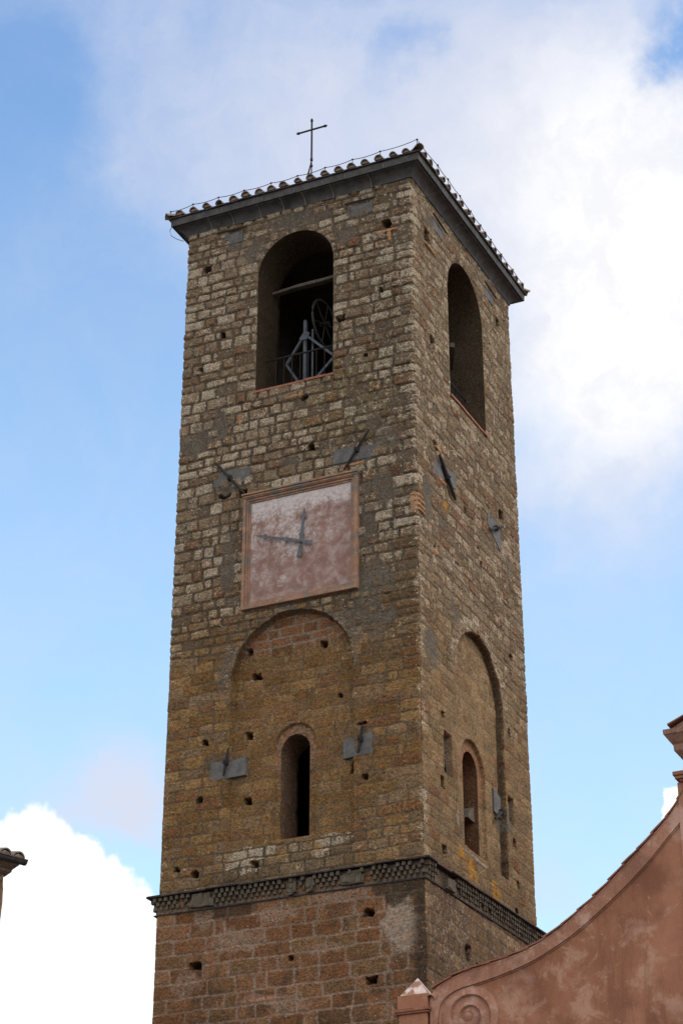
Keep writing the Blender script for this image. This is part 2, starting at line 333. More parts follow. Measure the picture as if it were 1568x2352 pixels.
BRICK = {0: [(-0.62, 32.18, .26, .03), (-0.56, 32.05, .03, .16), (-0.9, 31.85, .03, .08), (-4.4, 27.95, .03, .12), (-3.0, 28.25, .22, .03), (-0.05, 25.02, .10, .032), (-0.05, 24.90, .10, .032), (-0.05, 24.78, .10, .032), (-0.05, 24.66, .09, .03), (-1.5, 26.1, .25, .03)],
         1: [(0.1, 25.02, .16, .032), (0.12, 24.90, .2, .032), (0.14, 24.78, .22, .032), (0.14, 24.66, .22, .03), (1.2, 26.75, .16, .05), (1.0, 32.12, .3, .04), (1.4, 26.0, .2, .04), (0.9, 24.0, .12, .06)]}

def courses(z0, z1, lo, hi, seed):
    r = random.Random(seed); zb = [z0]
    while zb[-1] < z1: zb.append(zb[-1]+r.uniform(lo, hi))
    return np.array(zb)
def stone_field(U, Z, zb, ulo, uhi, seed, wlo, whi, mlo, mhi, rad, quoin):
    """courses of roughly squared blocks: signed distance into the block and three random numbers for each block"""
    uw = U+0.055*(fbm(U*2.3, Z*2.3, 3, seed)-.5)+.03*(vn(U*9, Z*9, seed+2)-.5)
    zw = Z+0.085*(fbm(U*1.1, Z*1.1, 3, seed+3)-.5)+.025*(vn(U*9, Z*9, seed+4)-.5)
    ri = np.clip(np.searchsorted(zb, zw.ravel())-1, 0, len(zb)-2).reshape(U.shape)
    d = np.full(U.shape, -1.0); A = np.zeros(U.shape); B = np.zeros(U.shape); C = np.zeros(U.shape)
    r = random.Random(seed*31+5)
    for k in range(len(zb)-1):
        e = [ulo]; first = r.uniform(*quoin[k % 2]); e.append(ulo+first)
        while e[-1] < uhi-whi*1.5: e.append(e[-1]+r.uniform(wlo, whi)*(1 if r.random() < .8 else .6))
        e.append(uhi-r.uniform(*quoin[(k+1) % 2])) if e[-1] < uhi-0.5 else None
        e.append(uhi+.001); e = np.array(sorted(e)); ns = len(e)-1
        sel = ri == k
        if not sel.any(): continue
        uu = uw[sel]; zz = zw[sel]
        ci = np.clip(np.searchsorted(e, uu)-1, 0, ns-1)
        rr = np.array([[r.random() for _ in range(6)] for _ in range(ns)])
        m_ = mlo+(mhi-mlo)*rr[ci, 3]**1.6; mz = mlo*.8+(mhi*.55-mlo*.8)*rr[ci, 4]
        du = np.minimum(uu-e[ci], e[ci+1]-uu); du = np.where((ci == 0) & (uu-e[ci] < e[ci+1]-uu) | (ci == ns-1) & (uu-e[ci] > e[ci+1]-uu), du+.2, du)-m_
        dz = np.minimum(zz-zb[k], zb[k+1]-zz)-mz
        qx = np.maximum(rad-du, 0); qz = np.maximum(rad-dz, 0)
        dd = rad-np.sqrt(qx*qx+qz*qz); dd = np.where((du < 0) | (dz < 0), np.minimum(dd, 0), dd)
        d[sel] = dd; A[sel] = rr[ci, 0]; B[sel] = rr[ci, 1]; C[sel] = rr[ci, 2]
    return d, A, B, C
def rect_sdf(u, z, cu, cz, w, h, seed):
    wb = .11*(fbm(u*8, z*8, 3, seed)-.5)
    return np.maximum(np.abs(u-cu)-w/2, np.abs(z-cz)-h/2)+wb
def blob(u, z, cu, cz, ru, rz, seed, lo=.75, hi=1.1):
    q = np.sqrt(((u-cu)/ru)**2+((z-cz)/rz)**2)+1.1*(fbm(u*4, z*4, 3, seed)-.5)
    return 1-sst(q, lo, hi)
def C3(*a): return np.array(a)

def upper_face(face, U, Z):
    """relief and colour of one face of the shaft: u along the face, z up"""
    ulo, uhi = {0: (-TW, 0.0), 1: (0.0, TD), 2: (-TW, 0.0), 3: (0.0, TD)}[face]
    zb = courses(ZS-.4, ZT+.6, 0.20, 0.31, 11)
    fine = sst(Z+1.6*(fbm(U*.7, Z*.7, 3, 9)-.5), 23.2, 20.6)            # 1 in the lower, smoother masonry
    d, A, B, C = stone_field(U, Z, zb, ulo, uhi, 20+face, .24, .56, .008, .042, .032, [(.26, .36), (.42, .6)])
    d2, A2, B2, C2 = stone_field(U, Z, courses(ZS-.4, ZT+.6, .22, .28, 12), ulo, uhi, 40+face, .34, .62, .006, .016, .03, [(.3, .4), (.45, .6)])
    if face == 1: fine = np.maximum(fine, 0.55*np.ones_like(fine))
    use2 = fine+0.5*(fbm(U*3, Z*3, 2, 5)-.5) > .5
    d = np.where(use2, d2, d); A = np.where(use2, A2, A); B = np.where(use2, B2, B); C = np.where(use2, C2, C)
    st = sst(d, 0.0, 0.022); amp = lerp(0.036, 0.012, fine)*(0.65+.7*C)
    gone = (B > .93) & ~use2; st = np.where(gone, st*.25, st)
    prof = np.sqrt(np.clip(d/0.03, 0, 1))
    h = amp*np.where(d > 0, prof, 0)*np.where(gone, .3, 1) + .018*(fbm(U*7, Z*7, 4, 61)-.5)*(.4+.6*st) + .03*(fbm(U*1.2, Z*1.2, 3, 62)-.5)
    h += np.where(st > .5, .012*(vn(U*22, Z*22, 71)-.5), 0)
    # colour
    zone = sst(Z+2.2*(fbm(U*.8+3, Z*.5, 3, 7)-.5)+(.5 if face == 1 else 0), 21.0, 25.0)
    low = fbm(U*1.0, Z*1.0, 4, 15)[..., None]
    ochre = lerp(C3(.128, .074, .028), C3(.235, .150, .066), A[..., None])
    brown = lerp(C3(.125, .082, .046), C3(.19, .135, .085), A[..., None])
    grey = lerp(C3(.165, .125, .083), C3(.255, .21, .152), A[..., None]**1.2)
    red = C3(.15, .072, .036)
    lowc = lerp(ochre, brown, sst(B, .55, .9)[..., None]*.8)
    upc = lerp(grey, brown, sst(B, .40, .85)[..., None]*.8)
    if face in (1, 2): upc = lerp(upc, C3(.165, .122, .075)*(.75+.5*A[..., None]), .6); lowc = lerp(lowc, C3(.185, .132, .075)*(.8+.4*A[..., None]), .7)
    col = lerp(lowc, upc, zone[..., None])
    col = np.where((C > .90)[..., None], lerp(col, red, .6), col)
    green = blob(U, Z, -1.6, 27.6, 1.3, 1.3, 81) if face == 0 else np.zeros_like(U)
    col = lerp(col, C3(.135, .11, .050), (0.45*green)[..., None])
    # darker damp right-hand part of the front face
    if face == 0: col = col*(1-.25*sst(U+1.2*(fbm(U*.6, Z*.5, 3, 19)-.5), -2.0, -.4)*sst(Z, 20, 22))[..., None]
    mort = lerp(C3(.098, .076, .050), C3(.084, .068, .050), zone[..., None])*(.8+.5*low)
    stc = lerp(st, np.maximum(st, sst(fbm(U*1.6, Z*1.6, 3, 29), .50, .74)), fine)
    if face == 1: mort = mort*1.25
    col = lerp(mort, col, stc[..., None])
    lich = lerp(.18, .72, zone)*st*(.50+.62*sst(A, .15, .9)) + lerp(.08, .30, zone)*(1-st)
    if face in (1, 2): lich = (.20+.38*zone+.50*sst(.40-U, 0, .3)*(1-.7*zone))*(.35+.8*A)*(.35+.65*st)
    # pale worn arris
    if face == 0: edge = sst(U, -.16, -.02)*sst(fbm(U*3, Z*5, 3, 23), .35, .6); lich = lich+.45*edge*(1-.5*zone)+.25*sst(-5.75-U, 0, .2)*(1-zone)
    rec = np.zeros_like(U)
    if face in (0, 1):
        bl = arch_sdf(U, Z, *BLIND[face]); wob = .05*(fbm(U*4, Z*4, 3, 31)-.5); inside = sst(-(bl+wob), -.012, .022)
        if face == 0: dep = BD[0]*lerp(1.0, .42, sst(21.9-Z, 0, 2.6))*1.0
        else: dep = BD[1]
        if face == 0:
            jb = sst(bl+wob, -.05, -.03)*(1-sst(bl+wob, .004, .016))*sst(Z, 21.3, 21.9); col = lerp(col, C3(.045, .036, .026), (jb*.6)[..., None])  # soffit edge of the arch darkened in the colour: dirt and shade together
            col = lerp(col, lerp(C3(.165, .098, .042), col, .55), (inside*.6)[..., None])
            # clear courses of red-brown block with pale joints in the head of the arch
            hd = inside*sst(Z, 21.8, 22.05); col = lerp(col, lerp(C3(.20, .165, .13), C3(.17, .085, .045)*(.7+.6*A[..., None]), st[..., None]), (hd*.9)[..., None]); lich = lich*(1-hd*.8)
            # voussoir rim, rendered over
            rim = sst(bl, 0, .05)*(1-sst(bl, .26, .40))*sst(Z, 21.0, 21.4); pm = rim*sst(fbm(U*2, Z*2, 3, 33), .42, .55)
            col = lerp(col, C3(.115, .10, .082), (pm*.8)[..., None]); h = lerp(h, .02+.0*h, pm*.7)
        else:
            rim = sst(bl, 0, .04)*(1-sst(bl, .30, .40))*sst(Z, 21.4, 21.8); lich = lich+.25*rim; col = lerp(col, C3(.20, .155, .105), (rim*.5)[..., None])
            col = lerp(col, C3(.22, .155, .085)*(.8+.4*A[..., None]), (inside*.5)[..., None])
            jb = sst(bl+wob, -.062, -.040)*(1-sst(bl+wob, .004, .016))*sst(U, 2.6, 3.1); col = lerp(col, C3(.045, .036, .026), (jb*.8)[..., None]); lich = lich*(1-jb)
        h = h*(1-.4*inside)-dep*inside; rec = rec+dep*inside
        if face == 0: h -= .02*(1-sst(np.abs(bl+wob), 0, .03))*(sst(21.9-Z, 0, 1))
        rg = arch_sdf(U, Z, *RING[face]); ir = sst(-(rg+.4*wob), -.012, .02)
        h = h-RDp[face]*ir; rec = rec+RDp[face]*ir
        col = lerp(col, C3(.23, .145, .095) if face == 0 else C3(.22, .12, .07), ir[..., None]*.8*sst(Z, 18.9, 19.3)[..., None])
        for k, (cu, cz, w, hh) in enumerate(HOLES[face]):
            s_ = rect_sdf(U, Z, cu, cz, w*.84, hh*.84, 90+k); q = sst(-s_, -.02, .02); h = h-.32*q
            col = lerp(col, C3(.05, .038, .028), (q*.85)[..., None]); lich = lich*(1-q)
        for (a, b, c_, d_, dp) in NICHE[face]:
            q = sst(-np.maximum(np.maximum(a-U, U-b), np.maximum(c_-Z, Z-d_)), -.01, .02); h = lerp(h, -dp, q)
            col = lerp(col, C3(.15, .135, .115), q[..., None]); lich = lich*(1-q)
        for k, (cu, cz, ru, rz) in enumerate(PATCH[face]):
            q = blob(U, Z, cu, cz, ru, rz, 120+k)*(1-.55*st*sst(C, .3, .7)); h = lerp(h, np.maximum((h+rec)*.4, .012)+.03*(fbm(U*6, Z*6, 3, 66)-.5)-rec, q)
            col = lerp(col, C3(.098, .088, .074)*(.85+.3*low), (q*.9)[..., None]); lich = lich*(1-.75*q); st = st*(1-.8*q)
        for k, (cu, cz, ru, rz) in enumerate(PALE[face]):
            q = blob(U, Z, cu, cz, ru, rz, 160+k)*st; col = lerp(col, C3(.34, .31, .26), (q*.35)[..., None]); lich = lich+q*.6
        for k, (cu, cz, ru, rz) in enumerate(OLICH[face]):
            q = blob(U, Z, cu, cz, ru, rz, 190+k, .5, 1.0)*sst(fbm(U*6, Z*6, 3, 200+k), .36, .52); col = lerp(col, C3(.38, .195, .026), (q*.9)[..., None]); lich = lich*(1-q)
        for k, (cu, cz, ru, rz) in enumerate(BRICK[face]):
            q = sst(np.minimum(ru-np.abs(U-cu), rz-np.abs(Z-cz)), -.012, .012); h = lerp(h, .05, q); col = lerp(col, C3(.36, .20, .105), (q*.9)[..., None]); lich = lich*(1-q); st = st*(1-q)
        for op in (BEL[face], WIN[face]):
            s_ = arch_sdf(U, Z, *op); q = 1-sst(s_, .0, .06); h = lerp(h, (0 if op is BEL[face] else -(BD[face]*(lerp(1, .42, sst(21.9-Z, 0, 2.6)) if face == 0 else 1)+RDp[face])), q)
        if face == 0: q = sst(1.50-np.maximum(np.abs(U+2.79), np.abs(Z-24.40)), -.02, .05); h = lerp(h, np.minimum(h*.2, .01), q); st = st*(1-q)
        # ledge under the blind arch
        if face == 0: q = sst(Z+.25*(fbm(U*2, Z*2, 2, 88)-.5), 16.5, 16.7)*(1-sst(Z, 17.40, 17.50))*np.maximum(sst(U+.7*(fbm(U*1.3, Z*3, 3, 89)-.5), -4.75, -4.3)*(1-sst(U+.7*(fbm(U*1.3, Z*3, 3, 90)-.5), -1.75, -1.3)), .35); lich = lich+.38*q*st*sst(A, .1, .8); col = lerp(col, lerp(C3(.06, .05, .036), C3(.155, .12, .078)*(.6+.8*A[..., None]), st[..., None]), (q*.75)[..., None])
    return h, col, np.clip(lich, 0, 1.25), st

def lower_face(face, U, Z):
    ulo, uhi = {0: (-TW, 0.0), 1: (0.0, TD), 2: (-TW, 0.0), 3: (0.0, TD)}[face]
    d, A, B, C = stone_field(U, Z, courses(9.0, 17.0, .27, .36, 14), ulo, uhi, 60+face, .38, .85, .008, .022, .03, [(.35, .45), (.6, .8)])
    st = sst(d, 0.0, .022); low = fbm(U*1.0, Z*1.0, 4, 16)[..., None]
    h = .014*(.5+C)*np.where(d > 0, np.sqrt(np.clip(d/.04, 0, 1)), 0)+.022*(fbm(U*7, Z*7, 4, 63)-.5)+.03*(fbm(U*1.3, Z*1.3, 3, 64)-.5)
    col = lerp(C3(.145, .070, .034), C3(.232, .132, .074), A[..., None]); col = lerp(col, C3(.16, .105, .055), (sst(B, .6, .8)*.7)[..., None])
    col = lerp(col, C3(.075, .048, .030), (sst(fbm(U*1.8, Z*1.8, 4, 18), .56, .68)*.6)[..., None])
    mort = C3(.225, .170, .132)*(.7+.6*low)
    lich = .10+.1*A
    if face in (1, 2):
        col = lerp(col, C3(.205, .142, .078)*(.6+.75*A[..., None]), .8); mort = mort*.42; lich = .25+.25*A
        col = lerp(col, C3(.11, .075, .05), (sst(fbm(U*2.5, Z*.35, 3, 28), .50, .62)*.7)[..., None])
    col = lerp(mort, col, st[..., None])
    if face == 0:
        q = blob(U, Z, -.48, 15.25, .42, .62, 141); col = lerp(col, C3(.27, .225, .18), (q*.9)[..., None]); h = lerp(h, .03, q); st = st*(1-q)
        for (cu, cz, ru, rz, sd_) in [(-4.1, 15.4, .6, .3, 142), (-4.9, 16.0, .3, .25, 143), (-3.6, 14.1, .5, .12, 144), (-2.2, 15.0, .4, .12, 146), (-1.9, 16.1, .7, .16, 151), (-3.2, 15.9, .5, .2, 152), (-5.2, 14.6, .3, .3, 153), (-2.9, 13.9, .4, .25, 154)]:
            q = blob(U, Z, cu, cz, ru, rz, sd_)*.6; col = lerp(col, C3(.26, .19, .145), q[..., None])
        q = blob(U, Z, -3.6, 14.12, .45, .04, 149); col = lerp(col, C3(.34, .19, .13), q[..., None])
        # black damp streak below the corner of the string course
        q = sst(U+.25*(fbm(U*1.5, Z*.8, 3, 148)-.5), -.42, -.10)*.85 + blob(U, Z, -.6, 16.1, .5, .35, 147)*.8 + blob(U, Z, -4.3, 16.1, .6, .25, 145)*.6
        col = lerp(col, C3(.040, .032, .024), np.clip(q, 0, .85)[..., None])
        hs = [(-1.22, 15.62, .2, .16), (-5.05, 15.0, .25, .14), (-1.15, 14.2, .2, .13), (-5.1, 13.6, .2, .2), (-2.9, 14.9, .08, .08)]
    elif face == 1: hs = [(2.1, 15.2, .26, .30), (2.1, 14.05, .26, .40), (3.3, 14.8, .1, .26), (2.6, 15.0, .1, .15), (1.5, 13.0, .15, .2)]
    else: hs = []
    for k, (cu, cz, w, hh) in enumerate(hs):
        s_ = rect_sdf(U, Z, cu, cz, w, hh, 190+k); q = sst(-s_, -.02, .02); h = h-.3*q; col = lerp(col, C3(.04, .03, .022), (q*.85)[..., None]); lich = lich*(1-q)
    return h, col, np.clip(lich+0*U, 0, 1), st

def shaft(name, zrows, fieldfn, ex, openings):
    """one continuous skin round the four faces; ex = how far the wall stands outside the plumb tower"""
    e = .004
    u0 = np.linspace(-TW, 0, 281); u1 = np.linspace(0, TD, 293); u2_ = np.linspace(0, -TW, 25); u3 = np.linspace(TD, 0, 25)
    zr = np.asarray(zrows); nz = len(zr); offs = bat(zr)+ex
    lists = []; res = {}
    for f, us in ((0, u0), (1, u1), (2, u2_), (3, u3)):
        U, Z = np.meshgrid(us, zr); res[f] = [U.copy(), Z.copy()]+list(fieldfn(f, U, Z))
    holes = {}
    P = []; COLR = []; LI = []; ST = []
    keep = {}
    for f in range(4):
        U, Z, h, col, li, st = res[f]
        if f in openings:
            du = U[0, 1]-U[0, 0]; uc = (U[:-1, :-1]+U[:-1, 1:])/2; zc = (Z[:-1, :-1]+Z[1:, :-1])/2
            kill = np.zeros(uc.shape, bool)
            for op in openings[f]:
                kl = arch_sdf(uc, zc, *op) < 0; kill |= kl
                near = np.zeros(U.shape, bool); nk = np.zeros(U.shape, bool)
                for a, b in ((0, 0), (0, 1), (1, 0), (1, 1)):
                    near[a:a+kl.shape[0], b:b+kl.shape[1]] |= kl; nk[a:a+kl.shape[0], b:b+kl.shape[1]] |= ~kl
                bd = near & nk
                for _ in range(3):
                    s_ = arch_sdf(U, Z, *op); gu = (arch_sdf(U+e, Z, *op)-s_)/e; gz = (arch_sdf(U, Z+e, *op)-s_)/e
                    nn = np.maximum(np.sqrt(gu*gu+gz*gz), .3)
                    U = np.where(bd, U-s_*gu/nn**2, U); Z = np.where(bd, Z-s_*gz/nn**2, Z)
            keep[f] = ~kill
        else: keep[f] = np.ones((U.shape[0]-1, U.shape[1]-1), bool)
        res[f][0], res[f][1] = U, Z
    rr = .06
    for f in range(4):
        U, Z, h, col, li, st = res[f]; o = bat(Z)+ex; L = TW if f in (0, 2) else TD
        ctr = -TW/2 if f in (0, 2) else TD/2
        W2 = ctr+(U-ctr)*(1+2*o/L)
        ed = np.minimum(np.abs(U-U[:, :1]), np.abs(U-U[:, -1:])); rnd = rr*(.25+.8*fbm(Z*2.2+f, Z*0+.3, 2, 77))*(1-np.clip(ed/rr, 0, 1))**2
        hh = h-rnd
        if f == 0: p = np.stack([W2, -o-hh, Z], -1)
        elif f == 1: p = np.stack([o+hh, W2, Z], -1)
        elif f == 2: p = np.stack([W2, TD+o+hh, Z], -1)
        else: p = np.stack([-TW-o-hh, W2, Z], -1)
        res[f] = (p, col, li, st, hh)
    # shared corner columns: displaced along both faces
    cornersgn = {0: (1, -1), 1: (1, 1), 2: (-1, 1), 3: (-1, -1)}      # after face f comes this corner
    cols = []
    for f in range(4):
        nf = (f+1) % 4; p, hh = res[f][0], res[f][4]; pn, hn = res[nf][0], res[nf][4]; sx, sy = cornersgn[f]
        z = p[:, -1, 2]; o = bat(z)+ex; hm = (hh[:, -1]+hn[:, 0])/2
        bx = (o if sx > 0 else -TW-o)+sx*hm*.9; by = (-o if sy < 0 else TD+o)+sy*hm*.9
        p[:, -1, 0] = bx; p[:, -1, 1] = by
    blocks = [res[f][0][:, 1:] if True else 0 for f in range(4)]
    V = np.concatenate(blocks, 1); CC = np.concatenate([res[f][1][:, 1:] for f in range(4)], 1)
    LL = np.concatenate([res[f][2][:, 1:] for f in range(4)], 1); SS = np.concatenate([res[f][3][:, 1:] for f in range(4)], 1)
    nc = V.shape[1]; K = np.concatenate([keep[f] for f in range(4)], 1)   # quad j of block joins column j-1 (wrapping) and j
    idx = np.arange(nz*nc).reshape(nz, nc); left = np.roll(idx, 1, 1)
    q = np.stack([left[:-1], idx[:-1], idx[1:], left[1:]], -1)[K]
    me = bpy.data.meshes.new(name); me.vertices.add(nz*nc); me.vertices.foreach_set('co', V.reshape(-1))
    nq = len(q); me.loops.add(nq*4); me.loops.foreach_set('vertex_index', q.reshape(-1).astype(np.int32))
    me.polygons.add(nq); me.polygons.foreach_set('loop_start', np.arange(0, nq*4, 4, dtype=np.int32))
    me.update(calc_edges=True); ht = np.concatenate([res[f][4][:, 1:] for f in range(4)], 1).reshape(-1)[q]; me.polygons.foreach_set('use_smooth', (ht.max(1)-ht.min(1)) < .034)
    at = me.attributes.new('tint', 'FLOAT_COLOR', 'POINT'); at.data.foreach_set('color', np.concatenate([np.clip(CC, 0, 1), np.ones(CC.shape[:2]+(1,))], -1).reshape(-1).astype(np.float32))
    for nm, arr in (('lichen', LL), ('stone', SS)):
        at = me.attributes.new(nm, 'FLOAT', 'POINT'); at.data.foreach_set('value', np.ascontiguousarray(arr).reshape(-1).astype(np.float32))
    me.materials.append(M['tuff'])
    o = bpy.data.objects.new(name, me); link(o, tower); o.matrix_parent_inverse = Matrix.Translation(-Vector(tower.location))
    return o
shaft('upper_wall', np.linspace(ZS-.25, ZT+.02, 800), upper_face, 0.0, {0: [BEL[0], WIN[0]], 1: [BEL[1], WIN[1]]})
shaft('lower_wall', np.concatenate([np.linspace(0, 11, 12), np.linspace(11.05, 16.5, 255)]), lower_face, 0.02, {})

def F3(face):                                   # (u, z, depth outward) -> world, on the battered face
    def f(u, z, d):
        o = float(bat(z)); c = -TW/2 if face == 0 else TD/2; L = TW if face == 0 else TD; w = c+(u-c)*(1+2*o/L)
        return Vector((w, -o-d, z)) if face == 0 else Vector((o+d, w, z))
    return f
def reveal(name, face, op, front, back, mat, innerrect=None):
    pts = arch_outline(*op); f3 = F3(face); steps = 9; b = MB(); k = len(pts); vs = []
    for s_ in range(steps+1):
        dpt = lerp(front, back, (s_/steps)**1.3)
        for i, (u, z) in enumerate(pts):
            w = 0.0 if s_ == 0 else .05*(float(fbm(i*.35, dpt*3, 3, 50))-.5)
            uc = (op[0]+op[1])/2; zc = op[3]
            vs.append(f3(u+w*(1 if u > uc else -1), z+w*.6, dpt))
    fs = []
    for s_ in range(steps):
        for i in range(k): fs.append((s_*k+i, s_*k+(i+1) % k, (s_+1)*k+(i+1) % k, (s_+1)*k+i))
    if innerrect is not None:                                # inner wall round the opening
        (a, b0, z0, z1) = innerrect; base = steps*k; uc = (op[0]+op[1])/2
        for i, (u, z) in enumerate(pts):
            vx = u-uc; vz = z-(op[2]+op[4])/2; t = min((a-uc)/vx if vx < 0 else ((b0-uc)/vx if vx > 0 else 99), ((z1-(op[2]+op[4])/2)/vz if vz > 0 else ((z0-(op[2]+op[4])/2)/vz if vz < 0 else 99)))
            vs.append(f3(uc+vx*t, (op[2]+op[4])/2+vz*t, back))
        n0 = (steps+1)*k
        for i in range(k): fs.append((base+i, base+(i+1) % k, n0+(i+1) % k, n0+i))
    b.add(vs, fs); o = b.build(name, M['tuff'], tower, smooth=True, fixn=True)
    nv = len(o.data.vertices); at = o.data.attributes.new('tint', 'FLOAT_COLOR', 'POINT'); at.data.foreach_set('color', np.tile(np.array([*mat[0], 1.0], np.float32), nv))
    for nm, v_ in (('lichen', mat[1]), ('stone', .9)):
        at = o.data.attributes.new(nm, 'FLOAT', 'POINT'); at.data.foreach_set('value', np.full(nv, v_, np.float32))
    return o
TH = 1.15
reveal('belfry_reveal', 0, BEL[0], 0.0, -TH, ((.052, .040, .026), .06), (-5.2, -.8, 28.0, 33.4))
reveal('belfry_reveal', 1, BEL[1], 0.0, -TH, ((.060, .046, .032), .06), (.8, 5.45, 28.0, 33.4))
wd0 = BD[0]*.42+RDp[0]; wd1 = BD[1]+RDp[1]
reveal('window_reveal', 0, WIN[0], -wd0+.004, -1.0, ((.155, .105, .070), .25), (-4.2, -1.4, 16.8, 20.6))
reveal('window_reveal', 1, WIN[1], -wd1+.004, -1.0, ((.13, .070, .042), .1), (1.4, 4.9, 16.8, 20.9))
# rooms inside: belfry chamber with a floor and vault, stair room below
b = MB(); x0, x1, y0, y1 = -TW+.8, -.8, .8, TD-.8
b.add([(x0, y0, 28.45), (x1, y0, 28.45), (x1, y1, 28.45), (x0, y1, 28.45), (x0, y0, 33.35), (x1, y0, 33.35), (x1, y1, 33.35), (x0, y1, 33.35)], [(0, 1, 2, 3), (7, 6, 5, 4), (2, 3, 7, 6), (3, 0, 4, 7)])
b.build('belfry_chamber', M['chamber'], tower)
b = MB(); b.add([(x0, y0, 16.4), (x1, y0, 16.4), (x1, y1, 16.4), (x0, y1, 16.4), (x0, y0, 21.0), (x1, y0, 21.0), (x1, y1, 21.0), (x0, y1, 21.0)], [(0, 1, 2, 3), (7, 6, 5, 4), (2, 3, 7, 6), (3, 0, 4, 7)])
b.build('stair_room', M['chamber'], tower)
b = MB(); b.prism([(3.20, 18.62), (3.60, 18.60), (3.60, 18.98), (3.42, 18.86)], F3(1), -.60, -.34); b.build('broken_slab', M['dentil_stone'], tower)
# sills of thin brick
for face, op in BEL.items():
    b = MB(); f3 = F3(face); u = op[0]-.02; i = 0
    while u < op[1]-.05:
        w = rng.uniform(.24, .32); w = min(w, op[1]+.02-u); b.prism([(u, op[2]-.045), (u+w-.008, op[2]-.045+rng.uniform(-.006, .006)), (u+w-.008, op[2]+.012), (u, op[2]+.012)], f3, -.5, .045+rng.uniform(-.012, .012)); u += w
    b.build('sill', M['terracotta'], tower)

# ---- sweeps round the tower
def ring_pts(off, z, tiltR=0.0, base=0.0):
    return [(-TW-off, -off), (off, -off), (off, TD+off), (-TW-off, TD+off)]
def sweep(b, prof, closed=True, tilt=0.0):
    k = len(prof); vs = []
    for (o, z) in prof:
        for (x, y) in ring_pts(o, z): vs.append((x, y, z+tilt*max(0, y)*(1 if x > -3 else .0)))
    fs = []
    for j in range(k-1):
        for i in range(4): fs.append((j*4+i, j*4+(i+1) % 4, (j+1)*4+(i+1) % 4, (j+1)*4+i))
    b.add(vs, fs)
def side_block(b, prof, side, a, c, end0, end1):
    """one length of moulding on a side, from a to c along it; mitred where it meets a corner"""
    k = len(prof); P0 = []; P1 = []
    for (o, z) in prof:
        aa = a-(o if end0 else 0); cc = c+(o if end1 else 0)
        if side == 0: P0.append((aa, -o, z)); P1.append((cc, -o, z))
        elif side == 1: P0.append((o, aa, z)); P1.append((o, cc, z))
        elif side == 2: P0.append((-TW-o, aa, z)); P1.append((-TW-o, cc, z))
        else: P0.append((aa, TD+o, z)); P1.append((cc, TD+o, z))
    b.add(P0+P1, [(i, (i+1) % k, k+(i+1) % k, k+i) for i in range(k)]+[tuple(range(k-1, -1, -1)), tuple(range(k, 2*k))])
def moulding(name, prof, lengths, mat, gap=.010, seed=1):
    b = MB(); r = random.Random(seed)
    for side, (a, c) in ((0, (-TW, 0)), (1, (0, TD)), (2, (0, TD)), (3, (-TW, 0))):
        e = [a]
        while e[-1] < c-lengths[1]*1.2: e.append(e[-1]+r.uniform(*lengths))
        e.append(c); ns = len(e)-1
        for i in range(ns):
            dz = r.uniform(-.004, .003); do = r.uniform(-.002, .004)
            pr = [(o+do if o > .0 else o, z+dz) for o, z in prof]
            side_block(b, pr, side, e[i]+(gap if i else 0), e[i+1]-(gap if i < ns-1 else 0), i == 0, i == ns-1)
    return b.build(name, mat, tower)
cav = [(-.2, ZT)]+[(.035, ZT)]+[(.035+.225*(1-math.cos(t)), ZT+.02+.20*math.sin(t)) for t in [i*math.pi/2/7 for i in range(8)]]
cav = cav+[(.275, 33.79), (-.2, 33.79)]
moulding('cornice_cove', cav, (.55, 1.05), M['peperino'], seed=4)
fas = [(-.2, 33.795), (.30, 33.795), (.305, 33.775), (.325, 33.775), (.335, 33.955), (-.2, 33.955)]
moulding('cornice_fascia', fas, (.6, 1.2), M['peperino'], seed=6)
# pale mortar showing in the joints
b = MB(); sweep(b, [(.0, ZT+.004)]+[(o-.006, z+.0055) for o, z in cav[1:-1]]+[(.0, 33.79)]); sweep(b, [(0., 33.81), (.29, 33.81), (.314, 33.80), (.324, 33.945), (0., 33.945)])
b.build('cornice_joint', M['pale_joint'], tower)
# eave course of flat tiles + thin dark slab
b = MB(); r_ = random.Random(9)
for side, (a, c) in ((0, (-TW, 0)), (1, (0, TD)), (2, (0, TD)), (3, (-TW, 0))):
    u = a-.38
    while u < c+.37:
        w = min(r_.uniform(.26, .36), c+.385-u); o = .385+r_.uniform(-.012, .012); z = 33.962+r_.uniform(-.003, .004)
        cc = {0: (u+w/2, -o/2, z+.02), 1: (o/2, u+w/2, z+.0245), 2: (-TW-o/2, u+w/2, z+.0245), 3: (u+w/2, TD+o/2, z+.02)}[side]
        b.box(cc, (w-.006, o, .034) if side in (0, 3) else (o, w-.006, .034), jit=.003); u += w
b.build('eave_slab', M['slate'], tower)

